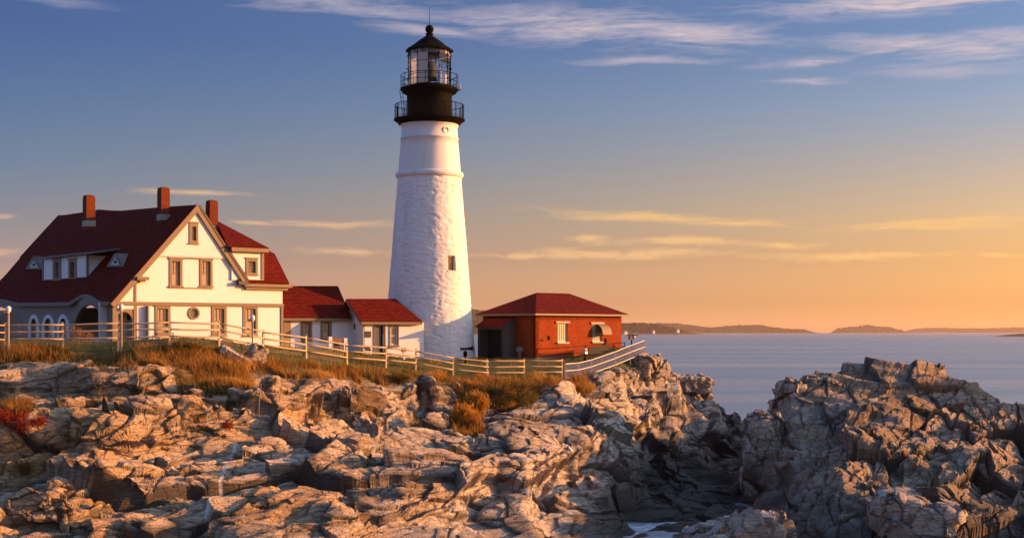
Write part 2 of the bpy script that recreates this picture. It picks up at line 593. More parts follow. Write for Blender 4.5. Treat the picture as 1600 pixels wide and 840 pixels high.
# ------------------------------------------------------------------ rock material
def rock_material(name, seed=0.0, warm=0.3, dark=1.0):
    m, nt, b, out = new_mat(name)
    tc = N(nt, 'TexCoord').outputs['Object']
    at_c = N(nt, 'Attribute', attribute_name='crack').outputs['Fac']
    at_t = N(nt, 'Attribute', attribute_name='tone').outputs['Fac']
    at_w = N(nt, 'Attribute', attribute_name='wet').outputs['Fac']
    at_s = N(nt, 'Attribute', attribute_name='soil').outputs['Fac']
    big = noise(nt, mapping(nt, tc, loc=(seed, 0, 0)), 0.16, 4)
    med = noise(nt, tc, 1.1, 6, 0.62)
    strat = noise(nt, mapping(nt, tc, (0.5, 1.6, 9.0), (R(14), R(-22), R(38))), 1.0, 6, 0.65, 0.5)
    grain = noise(nt, tc, 14.0, 5, 0.7)
    f = mth(nt, 'MULTIPLY_ADD', at_t, 0.33, mth(nt, 'MULTIPLY_ADD', strat, 0.5, mth(nt, 'MULTIPLY', med, 0.5)))
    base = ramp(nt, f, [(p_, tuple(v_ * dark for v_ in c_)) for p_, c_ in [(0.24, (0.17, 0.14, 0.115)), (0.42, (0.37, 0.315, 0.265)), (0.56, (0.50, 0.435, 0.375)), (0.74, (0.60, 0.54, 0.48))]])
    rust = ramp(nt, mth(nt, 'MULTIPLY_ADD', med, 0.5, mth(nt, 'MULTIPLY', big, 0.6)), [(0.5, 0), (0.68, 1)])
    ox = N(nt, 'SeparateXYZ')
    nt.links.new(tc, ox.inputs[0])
    sun_warm = N(nt, 'MapRange', interpolation_type='SMOOTHSTEP')
    sun_warm.inputs[1].default_value = 0.0
    sun_warm.inputs[2].default_value = -17.0
    sun_warm.inputs[3].default_value = warm
    sun_warm.inputs[4].default_value = max(warm, 0.95)
    nt.links.new(ox.outputs[0], sun_warm.inputs[0])
    base = mix(nt, mth(nt, 'MULTIPLY', mth(nt, 'MULTIPLY_ADD', rust, 0.55, 0.42), sun_warm.outputs[0]), base, (0.52, 0.285, 0.095))  # golden sunlight put into the rock colour leftwards, over rust mottling
    base = mix(nt, mth(nt, 'MULTIPLY', ramp(nt, grain, [(0.5, 0), (0.72, 1)]), 0.3), base, (0.09, 0.075, 0.06))
    # pale lichen / bird-lime flecks
    fle = ramp(nt, noise(nt, tc, 5.0, 5, 0.7), [(0.62, 0), (0.7, 1)])
    base = mix(nt, mth(nt, 'MULTIPLY', fle, 0.3), base, (0.55, 0.52, 0.48))
    base = mix(nt, mth(nt, 'MULTIPLY', at_c, 0.85), base, (0.05, 0.04, 0.03))
    vo = N(nt, 'TexVoronoi', feature='DISTANCE_TO_EDGE', i_Scale=1.0)
    wp = N(nt, 'VectorMath', operation='ADD')
    nn = N(nt, 'TexNoise', i_Scale=1.7, i_Detail=4.0)
    nt.links.new(tc, nn.inputs['Vector'])
    nt.links.new(mapping(nt, tc, (1.0, 2.2, 4.5), (R(14), R(-16), R(35))), wp.inputs[0])
    nt.links.new(nn.outputs['Color'], wp.inputs[1])
    nt.links.new(wp.outputs[0], vo.inputs['Vector'])
    ck = ramp(nt, vo.outputs['Distance'], [(0.0, 0), (0.035, 1)])
    base = mix(nt, mth(nt, 'MULTIPLY', mth(nt, 'MULTIPLY_ADD', ck, -0.5, 0.5), ramp(nt, med, [(0.42, 0), (0.62, 1)])), base, (0.05, 0.038, 0.028))
    at_v = N(nt, 'Attribute', attribute_name='vein').outputs['Fac']
    base = mix(nt, mth(nt, 'MULTIPLY', at_v, 0.8), base, (0.62, 0.6, 0.58))
    # dark weed and wet band near the water
    base = mix(nt, at_w, base, mix(nt, med, (0.012, 0.009, 0.007), (0.05, 0.033, 0.022)))
    # soil and thatch where plants root
    so_c = ramp(nt, med, [(0.3, (0.05, 0.032, 0.014)), (0.6, (0.14, 0.085, 0.03)), (0.8, (0.1, 0.09, 0.03))])
    so_c = mix(nt, ramp(nt, at_s, [(0.93, 0), (0.99, 1)]), so_c, mix(nt, med, (0.06, 0.07, 0.014), (0.13, 0.115, 0.03)))
    base = mix(nt, at_s, base, so_c)
    nt.links.new(base, b.inputs['Base Color'])
    b.inputs['Specular IOR Level'].default_value = 0.25
    rg = mth(nt, 'MULTIPLY_ADD', at_w, -0.2, 0.92)
    nt.links.new(rg, b.inputs['Roughness'])
    h = mth(nt, 'ADD', mth(nt, 'MULTIPLY', strat, 1.2), mth(nt, 'ADD', mth(nt, 'MULTIPLY', grain, 0.5), mth(nt, 'MULTIPLY', ck, 0.55)))
    bump(nt, h, 0.95, 0.13, b)
    return m


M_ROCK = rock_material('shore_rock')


def structure(o, kind='structure'):
    o['kind'] = kind
    return o


# ------------------------------------------------------------------ the headland
fen_x = np.array([-200, 0, 100, 200, 270, 343, 411, 478, 542, 603, 649, 708, 763, 818, 878, 905, 940, 1000, 1022, 1060, 1300])
fen_Y = np.array([77.0, 77, 77.6, 78, 78, 79.6, 80.6, 84, 86.0, 88.2, 89.4, 90.6, 91.6, 92.6, 94.3, 96.5, 99.5, 105.4, 108, 200, 200])


def land_hit(px, py):
    """where the line of sight px, py meets the smooth land"""
    yy = np.arange(52, 125, 0.1)
    zs = LAND((px - CX) / F * yy, yy)
    g = CZ - (py - HY) / F * yy - zs
    k = np.nonzero(g < 0)[0]
    Y = yy[k[0]] if len(k) else 95.0
    return (px - CX) / F * Y, Y


# big scarps: (line of the brow, height, how far back the tread takes to settle)
SCARPS = [
    ([(-60, 600), (20, 598), (70, 604), (112, 606), (150, 618), (205, 622), (232, 640)], 1.25, 2.6),
    ([(118, 596), (160, 590), (200, 588), (222, 600)], .45, 1.6),
    ([(-60, 735), (30, 728), (110, 712), (190, 716), (270, 706), (300, 690)], 1.5, 3.0),
    ([(285, 690), (330, 672), (380, 668), (450, 650)], 1.0, 2.2),
    ([(60, 790), (150, 775), (230, 768), (300, 745)], 0.8, 2.5),
    ([(-60, 800), (40, 805), (110, 822)], 0.9, 2.5),
    ([(355, 622), (410, 640), (470, 650), (520, 640), (560, 662), (640, 650)], 1.1, 2.0),
    ([(500, 618), (560, 640), (600, 640), (650, 622), (690, 636)], 1.0, 1.6),
    ([(600, 815), (660, 800), (730, 785), (775, 770), (815, 790)], 1.1, 3.5),
    ([(750, 700), (800, 690), (850, 684), (895, 684)], .35, 2.0),
    ([(815, 830), (830, 770), (870, 745), (930, 735)], 1.3, 2.5),
    ([(330, 830), (420, 815), (520, 800)], 0.7, 3.0),
    ([(880, 640), (930, 640), (990, 612)], 0.9, 1.6),
]
SCW = [[land_hit(*q) for q in ln_] for ln_, _, _ in SCARPS]


class Land:
    """everything about the headland at the given spots"""

    def __init__(self, LX, LY, nr, nc):
        self.LX, self.LY, self.nr, self.nc = LX, LY, nr, nc
        LZ0 = self.LZ0 = LAND(LX, LY)
        px_ = self.px_ = LX / LY * F + CX
        py_ = self.py_ = HY - (LZ0 - CZ) / LY * F
        p3 = self.p3 = np.stack([LX, LY, LZ0], 1).astype(f32)
        # how rocky: none on the lawn, growing below the fence line
        fY = self.fY = np.interp(px_, fen_x, fen_Y)
        rk = self.rk = sstep(0.0, 3.0, fY - LY + (fbm(p3 * 0.5, 4, 3) - 0.5) * 2.2)
        low = sstep(0.6, 2.2, LZ0)                    # quieter at the gully floor
        z = LZ0.copy()
        for si, ((ln_, hgt_, dep_), Wp) in enumerate(zip(SCARPS, SCW)):
            wp = np.array(Wp)
            m = (LX > wp[:, 0].min() - 9) & (LX < wp[:, 0].max() + 9) & (LY > wp[:, 1].min() - 9) & (LY < wp[:, 1].max() + 9)
            x, y = LX[m], LY[m]
            nx = (fbm(p3[m] * 0.42, 300 + si, 2) - 0.5) * 2.2
            best = np.full(len(x), 1e9)
            sgn = np.zeros(len(x))
            along = np.zeros(len(x))
            ns = len(Wp) - 1
            for i in range(ns):
                (xa, ya), (xb, yb) = Wp[i], Wp[i + 1]
                L2 = (xb - xa) ** 2 + (yb - ya) ** 2
                t_ = np.clip(((x - xa) * (xb - xa) + (y - ya) * (yb - ya)) / L2, 0, 1)
                d_ = np.hypot(x - xa - t_ * (xb - xa), y - ya - t_ * (yb - ya))
                cr_ = (xb - xa) * (y - ya) - (yb - ya) * (x - xa)
                up_ = d_ < best
                best = np.where(up_, d_, best)
                sgn = np.where(up_, np.sign(cr_), sgn)
                along = np.where(up_, (i + t_) / ns, along)
            sd = best * sgn + nx
            fade = sstep(0, .18, along) * sstep(1, .82, along)
            far_ = np.exp(-np.maximum(best - dep_ * 1.5, 0) / 1.5)
            z[m] += hgt_ * fade * far_ * (sstep(-.5, .4, sd) * np.exp(-np.maximum(sd, 0) / dep_) - .22 * sstep(.1, -.5, sd) * np.exp(np.minimum(sd, 0) / 1.5))
        tam = 0.2 + 0.6 * sstep(0.4, 0.6, fbm(p3 * 0.12, 15, 3))
        z1 = terrace(z, LX, LY, 0.05, 0.05, 2.1, 11, 0.22, tam, warp=0.22, joint=.0)
        z1 = terrace(z1, LX, LY, 0.07, 0.09, 0.62, 23, 0.26, 0.40, warp=0.28, joint=.0)
        z = LZ0 + (z1 - LZ0) * rk
        P0 = np.stack([LX, LY, z], 1)
        nrm = self.nrm = grid_normals(np.stack([LX, LY, LZ0], 1), nr, nc)
        steep = 1 - nrm[:, 2]
        H, self.crack, self.tone = fracture(P0, 3, [
            (3.6, (3.0, 1.0, 1.0), (R(-12), R(-10), R(45)), 0.27, 0.8, (0.06, 0.16)),
            (1.75, (3.0, 1.0, .8), (R(-14), R(-9), R(47)), 0.19, 0.8, (0.10, 0.11)),
            (0.85, (3.2, 1.0, .5), (R(-16), R(-9), R(44)), 0.08, 0.8, (0.18, 0.05)),
            (0.42, (1.8, 1.0, .7), (R(-10), R(-10), R(28)), 0.02, 0.9, (0.25, 0.012))], warp=0.045, lean=0.16)
        self.H = H
        self.amp = rk * (0.30 + 0.70 * low) * (1 - 0.35 * sstep(0.12, 0.5, steep))
        dirn = blur_grid(grid_normals(P0, nr, nc), nr, nc, 14)
        self.dirn = (dirn / np.linalg.norm(dirn, axis=1, keepdims=True)).astype(f32)
        flatc = sstep(0, 60, np.minimum(np.minimum(px_ - 330, 820 - px_), (py_ - 650) * 2))
        # the ledges shrink away as they near the fence
        self.amp = self.amp * (1 - .2 * flatc) * (0.22 + 0.78 * sstep(1.0, 6.5, fY - LY))
        self.amp = self.amp * (1 - .6 * np.exp(-((LX - 9.0) ** 2 + (LY - 103.5) ** 2) / 22.0)) * (1 - .5 * np.exp(-((px_ - 790) ** 2 / 3600.0 + (LY - 86) ** 2 / 20.0)))
        self.P = P0 + self.dirn * (H * self.amp)[:, None]


# first pass on a coarse sheet tells where the steep faces are; the rows of the final sheet gather there
L_ROWS = np.concatenate([np.arange(53, 98, 0.06), np.arange(98, 140, 0.14)])
a_c = np.arange(-130, 1215 + 4.8, 4.8)
A_c, Y_c = np.meshgrid((a_c - CX) / F, L_ROWS)
l0 = Land((A_c * Y_c).ravel(), Y_c.ravel(), len(L_ROWS), len(a_c))
zz_ = l0.P[:, 2].reshape(len(L_ROWS), len(a_c))
dd_ = np.sqrt((0.33 * np.diff(Y_c, axis=0)) ** 2 + np.diff(zz_, axis=0) ** 2)
dd_ = blur_grid(dd_.reshape(-1, 1), dd_.shape[0], dd_.shape[1], 2, 1).reshape(dd_.shape)
cum = np.vstack([np.zeros((1, len(a_c))), np.cumsum(dd_, axis=0)])
NROW = 1340
rows_c = np.stack([np.interp(np.linspace(0, cum[-1, j], NROW), cum[:, j], L_ROWS) for j in range(len(a_c))], 1)
rows_c = blur_grid(rows_c.reshape(-1, 1), NROW, len(a_c), 1, 1).reshape(NROW, len(a_c))
a_f = np.arange(-130, 1215 + 1.6, 1.6)
ROWS = np.stack([np.interp(a_f, a_c, rows_c[k]) for k in range(NROW)], 0)
A_f = np.broadcast_to((a_f - CX) / F, ROWS.shape)
nr, nc = ROWS.shape
LD = Land((A_f * ROWS).ravel(), ROWS.ravel(), nr, nc)
LX, LY, LZ0, px_, py_, p3, fY, rk, nrm = LD.LX, LD.LY, LD.LZ0, LD.px_, LD.py_, LD.p3, LD.fY, LD.rk, LD.nrm
H, crack, tone, amp, dirn, P = LD.H, LD.crack, LD.tone, LD.amp, LD.dirn, LD.P
CELL = np.gradient(ROWS, axis=0).ravel() * LY
lawn = (1 - rk)
P[:, 2] += (fbm(p3 * 0.9, 91, 3) - 0.5) * 0.12 * lawn
me, used = sheet_mesh('headland', P, nr, nc)
hw = LZ0 + (fbm(p3 * 0.6, 33, 3) - 0.5) * 1.6
gul = sstep(880, 990, px_)
wet = (1 - sstep(0.5 + .5 * gul, 1.2 + 2.2 * gul, hw)) * (0.55 + 0.42 * gul)
soil = np.maximum(lawn, 0)
VEG = [  # where tall grass grows on the slope (rough outlines, measured along the slope)
    [(-200, 530), (110, 532), (112, 556), (60, 566), (20, 575), (-200, 575)],
    [(100, 535), (280, 532), (215, 548), (150, 552)],
    [(205, 545), (262, 528), (345, 532), (420, 548), (440, 575), (395, 570), (380, 600), (330, 605), (300, 622), (262, 600), (250, 575), (215, 566)],
    [(395, 545), (480, 556), (620, 575), (700, 590), (690, 598), (600, 600), (560, 590), (520, 612), (480, 600), (440, 592)],
    [(742, 588), (850, 590), (852, 618), (800, 640), (742, 632)],
    [(702, 612), (760, 610), (752, 680), (705, 690)],
    [(-80, 640), (40, 640), (60, 660), (20, 672), (-80, 680)],
    [(860, 598), (920, 592), (925, 612), (870, 622)],
    [(300, 608), (400, 596), (390, 625), (320, 632)],
    [(170, 560), (205, 556), (200, 580), (175, 590)],
]
jx = px_ + (fbm(p3 * 0.8, 61, 3) - 0.5) * 70
jy = py_ + (fbm(p3 * 0.8, 65, 3) - 0.5) * 26
veg = np.zeros(len(px_), f32)
for i, pl in enumerate(VEG):
    veg = np.maximum(veg, poly_mask(jx, jy, pl).astype(f32))
veg *= (LY < fY + 1.0)
# little pockets of grass in the upper ledges
pocket = (sstep(0.6, 0.66, fbm(p3 * 0.75, 71, 3)) * sstep(700, 640, py_) * (px_ < 860) * (px_ > -150) * (nrm[:, 2] > 0.75)).astype(f32)
soil = np.clip(np.maximum(np.maximum(lawn, veg * 0.9), pocket * 0.8), 0, 1)
# soil fills the joints: soften the blocks where plants grow
P = P - dirn * (H * amp * 0.45 * np.maximum(veg, pocket * .6))[:, None]
me.vertices.foreach_set('co', P[used].astype(f32).ravel())
add_attr(me, 'crack', (crack * rk)[used])
add_attr(me, 'tone', tone[used])
add_attr(me, 'wet', wet[used])
add_attr(me, 'soil', soil[used])
vein_px = [(368, 686), (358, 708), (350, 735), (342, 770), (334, 795), (322, 822)]
vd = np.full(len(px_), 1e9)
for (xa, ya), (xb, yb) in zip(vein_px[:-1], vein_px[1:]):
    t_ = np.clip(((px_ - xa) * (xb - xa) + (py_ - ya) * (yb - ya)) / ((xb - xa) ** 2 + (yb - ya) ** 2), 0, 1)
    vd = np.minimum(vd, np.hypot(px_ - xa - t_ * (xb - xa), py_ - ya - t_ * (yb - ya)))
add_attr(me, 'vein', (1 - sstep(1.2, 3.2, vd + (fbm(p3 * 2.5, 77, 3) - .5) * 3))[used])
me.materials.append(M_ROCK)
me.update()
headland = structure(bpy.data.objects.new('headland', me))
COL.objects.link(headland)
headland['label'] = 'stepped pale rock headland under the buildings, ledges and grass pockets'
HP, Hveg, Hlawn, Hpocket, Hpx, Hpy = P, veg, lawn, pocket, px_, py_
Hnr, Hnc = nr, nc


def ground_z(x, y):
    """height of the finished headland at a spot (bilinear in its own grid)"""
    c = ((x / y * F + CX) - (-130)) / 1.6
    ci = min(max(int(round(c)), 0), Hnc - 1)
    ri = int(np.searchsorted(ROWS[:, ci], y))
    ri = min(max(ri, 0), Hnr - 1)
    return float(HP[ri * Hnc + ci][2])


# ------------------------------------------------------------------ the outcrop across the gully
RX, RY, nr2, nc2 = grid(1062, 1730, 1.45, 54, 112, 0.085)
RZ0 = ROCK(RX, RY)
rp3 = np.stack([RX, RY, RZ0], 1).astype(f32)
rpx = RX / RY * F + CX
z = RZ0.copy()
hi_ = sstep(0.0, 2.0, RZ0)
z1 = terrace(z, RX, RY, -0.08, -0.02, 1.8, 41, 0.22, 0.5, warp=.3, joint=0)
z1 = terrace(z1, RX, RY, -0.15, 0.04, 0.6, 43, 0.22, 0.35, warp=.3, joint=0)
z = z + (z1 - z) * hi_
P0 = np.stack([RX, RY, z], 1)
n2 = grid_normals(np.stack([RX, RY, RZ0], 1), nr2, nc2)
H2, crack2, tone2 = fracture(P0, 119, [
    (5.0, (.7, 2.5, 1.0), (R(-8), R(30), R(-20)), 0.28, 0.9, (0.05, 0.2)),
    (2.1, (.6, 3.0, 1.0), (R(-8), R(32), R(-22)), 0.16, 0.9, (0.10, 0.12)),
    (0.95, (.6, 3.0, 1.0), (R(-10), R(30), R(-20)), 0.055, 0.8, (0.18, 0.05)),
    (0.42, (.7, 1.7, 1.0), (R(-5), R(30), R(-15)), 0.02, 0.9, (0.25, 0.012))], warp=0.05, lean=0.09)
dir2 = blur_grid(grid_normals(P0, nr2, nc2), nr2, nc2, 9)
dir2 = (dir2 / np.linalg.norm(dir2, axis=1, keepdims=True)).astype(f32)
crestf = 1 - 0.6 * sstep(3.8, 6.8, RZ0)
P2 = P0 + dir2 * (H2 * (0.45 + 0.55 * hi_) * crestf)[:, None]
me2, used2 = sheet_mesh('rock_outcrop', P2, nr2, nc2, keep=(P2[:, 2] > -2.2))
rw = RZ0 + (fbm(rp3 * 0.6, 133, 3) - 0.5) * 1.8
add_attr(me2, 'crack', crack2[used2])
add_attr(me2, 'tone', tone2[used2])
add_attr(me2, 'wet', ((1 - sstep(0.6, 2.8, rw)) * 0.88)[used2])
add_attr(me2, 'soil', np.zeros(used2.sum()))
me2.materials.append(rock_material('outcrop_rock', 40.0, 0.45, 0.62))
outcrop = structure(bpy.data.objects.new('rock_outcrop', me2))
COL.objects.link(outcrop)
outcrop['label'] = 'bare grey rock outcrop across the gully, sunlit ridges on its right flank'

# ------------------------------------------------------------------ sea
m_sea, nt, b, out = new_mat('sea_water')
geo = N(nt, 'NewGeometry').outputs['Position']
pass
spz = N(nt, 'SeparateXYZ')
nt.links.new(geo, spz.inputs[0])
close = N(nt, 'MapRange')
close.inputs[1].default_value = 88
close.inputs[2].default_value = 74
nt.links.new(spz.outputs[1], close.inputs[0])
foam = mth(nt, 'MULTIPLY', ramp(nt, noise(nt, mapping(nt, geo, (.55, .8, 1)), 1.0, 7, 0.7, 1.2), [(0.47, 0), (0.6, 1)]), close.outputs[0])
nt.links.new(mix(nt, foam, (0.12, 0.16, 0.20), (0.62, 0.64, 0.66)), b.inputs['Base Color'])
b.inputs['Roughness'].default_value = 0.16
b.inputs['IOR'].default_value = 1.33
w1 = noise(nt, mapping(nt, geo, (0.20, 0.26, 1), (0, 0, R(8))), 1.0, 5, 0.55, 0.3)
w2 = noise(nt, mapping(nt, geo, (0.9, 1.6, 1), (0, 0, R(-10))), 1.0, 3, 0.55)
w3 = noise(nt, mapping(nt, geo, (0.0035, 0.02, 1), (0, 0, R(3))), 1.0, 4, 0.6)
hgt = mth(nt, 'MULTIPLY_ADD', w1, 1.0, mth(nt, 'MULTIPLY', w2, 0.14))
bump(nt, hgt, 0.9, 0.30, b)
bn = next(n for n in nt.nodes if n.type == 'BUMP')
w4 = noise(nt, mapping(nt, geo, (0.0012, 0.011, 1), (0, 0, R(2))), 1.0, 4, 0.6)
far_w = N(nt, 'MapRange')
far_w.inputs[1].default_value = 120
far_w.inputs[2].default_value = 900
far_w.inputs[3].default_value = 1.0
far_w.inputs[4].default_value = 0.5
nt.links.new(spz.outputs[1], far_w.inputs[0])
nt.links.new(mth(nt, 'MULTIPLY', ramp(nt, w4, [(0.36, 0.25), (0.6, 1.0)]), far_w.outputs[0]), bn.inputs['Strength'])
nt.links.new(mth(nt, 'MULTIPLY_ADD', foam, 0.5, mth(nt, 'MULTIPLY_ADD', w3, 0.45, 0.08), clamp=True), b.inputs['Roughness'])
bm = bmesh.new()
xs = [-9000, -1500, -300, -60, 60, 300, 1500, 9000]
ys = [44, 100, 200, 500, 1500, 4000, 13800]
vg = [[bm.verts.new((x, y, 0)) for x in xs] for y in ys]
for j in range(len(ys) - 1):
    for i in range(len(xs) - 1):
        bm.faces.new((vg[j][i], vg[j][i + 1], vg[j + 1][i + 1], vg[j + 1][i]))
me3 = bpy.data.meshes.new('sea')
bm.to_mesh(me3)
bm.free()
me3.materials.append(m_sea)
sea = structure(bpy.data.objects.new('sea', me3))
COL.objects.link(sea)
# ================================================================== modelling helpers
Z3 = Vector((0, 0, 1))


class MB:
    """collects geometry (world coordinates + uv in metres) for ONE mesh object"""

    def __init__(self):
        self.v, self.f, self.uv, self.sm = [], [], [], []

    def face(self, pts, uvs=None, smooth=False):
        b = len(self.v)
        self.v += [Vector(p) for p in pts]
        self.f.append(list(range(b, b + len(pts))))
        if uvs is None:
            p0 = Vector(pts[0])
            n = (Vector(pts[1]) - p0).cross(Vector(pts[2]) - p0)
            if n.length < 1e-12:
                n = Vector((0, -1, 0))
            n.normalize()
            ex = Z3.cross(n)
            if ex.length < 1e-3:
                ex = Vector((1, 0, 0))
            ex.normalize()
            ez = n.cross(ex)
            uvs = [(Vector(p).dot(ex), Vector(p).dot(ez)) for p in pts]
        self.uv.append(uvs)
        self.sm.append(smooth)

    def box(self, c, ex, ey, ez, sx, sy, sz, taper=1.0):
        """c = centre of the bottom face; ez up; top scaled by taper"""
        c = Vector(c)
        q = []
        for k, s in ((0, 1.0), (1, taper)):
            for i, j in ((-1, -1), (1, -1), (1, 1), (-1, 1)):
                q.append(c + ex * (i * sx / 2 * s) + ey * (j * sy / 2 * s) + ez * (k * sz))
        for a in ((3, 2, 1, 0), (4, 5, 6, 7), (0, 1, 5, 4), (1, 2, 6, 5), (2, 3, 7, 6), (3, 0, 4, 7)):
            self.face([q[i] for i in a])

    def bar(self, p, q, w, h=None, up=Z3, n=4):
        p, q = Vector(p), Vector(q)
        d = (q - p)
        L = d.length
        d.normalize()
        a = d.cross(up)
        if a.length < 1e-4:
            a = Vector((1, 0, 0))
        a.normalize()
        b = a.cross(d)
        h = h or w
        if n == 4:
            self.box(p, a, b, d, w, h, L)
        else:
            self.tube([p, q], w / 2, n)

    def tube(self, pts, r, n=8, cap=True):
        pts = [Vector(p) for p in pts]
        rs = r if isinstance(r, (list, tuple)) else [r] * len(pts)
        rings = []
        for i, p in enumerate(pts):
            d = (pts[min(i + 1, len(pts) - 1)] - pts[max(i - 1, 0)]).normalized()
            a = d.cross(Z3 if abs(d.z) < .95 else Vector((1, 0, 0))).normalized()
            b = a.cross(d)
            rings.append([p + (a * math.cos(2 * math.pi * k / n) + b * math.sin(2 * math.pi * k / n)) * rs[i] for k in range(n)])
        for i in range(len(rings) - 1):
            for k in range(n):
                self.face([rings[i][k], rings[i + 1][k], rings[i + 1][(k + 1) % n], rings[i][(k + 1) % n]], smooth=n > 5)
        if cap:
            self.face(rings[0])
            self.face(rings[-1][::-1])

    def ring_pipe(self, c, R_, r, n=48, k=6, a0=0, a1=2 * math.pi):
        pts = [Vector((c[0] + R_ * math.cos(a0 + (a1 - a0) * i / n), c[1] + R_ * math.sin(a0 + (a1 - a0) * i / n), c[2])) for i in range(n + 1)]
        self.tube(pts, r, k, cap=False)

    def lathe(self, c, prof, n=48, smooth=True, a0=0.0):
        """prof: (radius, z) from bottom to top around the vertical through c"""
        for i in range(len(prof) - 1):
            (r0, z0), (r1, z1) = prof[i], prof[i + 1]
            for k in range(n):
                t0, t1 = a0 + 2 * math.pi * k / n, a0 + 2 * math.pi * (k + 1) / n
                P4 = [(c[0] + r * math.cos(t), c[1] + r * math.sin(t), z) for r, z, t in ((r0, z0, t0), (r0, z0, t1), (r1, z1, t1), (r1, z1, t0))]
                rr = max(r0, r1)
                U = [(rr * t0, z0), (rr * t1, z0), (rr * t1, z1), (rr * t0, z1)]
                if r1 < 1e-6:
                    self.face(P4[:3], U[:3], smooth)
                elif r0 < 1e-6:
                    self.face([P4[0], P4[2], P4[3]], [U[0], U[2], U[3]], smooth)
                else:
                    self.face(P4, U, smooth)

    def plate(self, fr, outer, holes=(), t=0.1, off=0.0):
        """flat slab with openings in frame fr: front at `off` along the normal, `t` thick behind it"""
        loops = [list(outer)] + [list(h) for h in holes]
        flat = [p for l in loops for p in l]
        tris = tessellate_polygon([[Vector((a, b, 0)) for a, b in l] for l in loops])
        for tr in tris:
            (ax, ay), (bx, by), (cx, cy) = (flat[i] for i in tr)
            ar = (bx - ax) * (cy - ay) - (by - ay) * (cx - ax)
            if abs(ar) < 1e-9:
                continue
            o = tr if ar > 0 else tr[::-1]
            U = [flat[i] for i in o]
            self.face([fr.p(*flat[i], off) for i in o], U)
            o = o[::-1]
            self.face([fr.p(*flat[i], off - t) for i in o], [flat[i] for i in o])
        for li, l in enumerate(loops):
            s = sum(l[i][0] * l[(i + 1) % len(l)][1] - l[(i + 1) % len(l)][0] * l[i][1] for i in range(len(l)))
            ccw = (s > 0) == (li == 0)
            l = l if ccw else l[::-1]
            for i in range(len(l)):
                p, q = l[i], l[(i + 1) % len(l)]
                self.face([fr.p(*p, off), fr.p(*p, off - t), fr.p(*q, off - t), fr.p(*q, off)])

    def rect(self, fr, a0, a1, b0, b1, t=0.05, off=0.0):
        self.plate(fr, [(a0, b0), (a1, b0), (a1, b1), (a0, b1)], (), t, off)

    def build(self, name, mat, parent=None, label=None, weld=True):
        me = bpy.data.meshes.new(name)
        root = Vector((0, 0, 0))
        q = parent
        while q is not None:
            root += q.location
            q = q.parent
        me.from_pydata([tuple(v - root) for v in self.v], [], self.f)
        ul = me.uv_layers.new(name='uv')
        ul.data.foreach_set('uv', [c for u in self.uv for p in u for c in p])
        me.polygons.foreach_set('use_smooth', self.sm)
        if weld and any(self.sm):
            bm = bmesh.new()
            bm.from_mesh(me)
            bmesh.ops.remove_doubles(bm, verts=bm.verts, dist=1e-4)
            bm.to_mesh(me)
            bm.free()
        me.materials.append(mat)
        o = bpy.data.objects.new(name, me)
        COL.objects.link(o)
        if parent is not None:
            o.parent = parent
        if label:
            o['label'] = label
        return o


class Frame:
    """a plane in the place: origin, direction along it, up direction, outward normal"""

    def __init__(self, o, ex, ez=Z3):
        self.o, self.ex, self.ez = Vector(o), Vector(ex).normalized(), Vector(ez).normalized()
        self.n = self.ex.cross(self.ez).normalized()

    def p(self, a, b, d=0.0):
        return self.o + self.ex * a + self.ez * b + self.n * d

    def see(self, px, py, d=0.0):
        """(a, b) of the spot on this plane seen in direction px, py from the survey point"""
        eye = Vector((0, 0, CZ))
        ray = Vector(((px - CX) / F, 1, -(py - HY) / F))
        o = self.o + self.n * d
        t = (o - eye).dot(self.n) / ray.dot(self.n)
        h = eye + ray * t - o
        # (ex and ez are orthogonal)
        return h.dot(self.ex), h.dot(self.ez)

    def sees(self, lst, d=0.0):
        return [self.see(x, y, d) for x, y in lst]


def thing(name, label, cat, loc=(0, 0, 0), group=None):
    o = bpy.data.objects.new(name, None)
    o.empty_display_size = 0.3
    COL.objects.link(o)
    o.location = loc
    tag(o, label, cat, group)
    return o


def tag(o, label, cat, group=None):
    o['label'] = label
    o['category'] = cat
    if group:
        o['group'] = group
    return o


# ------------------------------------------------------------------ building materials
def paint(name, col, rough=0.6, var=0.12, bump_s=0.15, spec=0.4):
    m, nt, b, out = new_mat(name)
    tc = N(nt, 'TexCoord').outputs['Object']
    n1 = noise(nt, tc, 1.3, 5, 0.6)
    n2 = noise(nt, tc, 18.0, 3, 0.6)
    c = mix(nt, mth(nt, 'MULTIPLY', n1, var * 2), col, tuple(v * 0.62 for v in col))
    nt.links.new(c, b.inputs['Base Color'])
    b.inputs['Roughness'].default_value = rough
    b.inputs['Specular IOR Level'].default_value = spec
    bump(nt, n2, bump_s, 0.02, b)
    return m


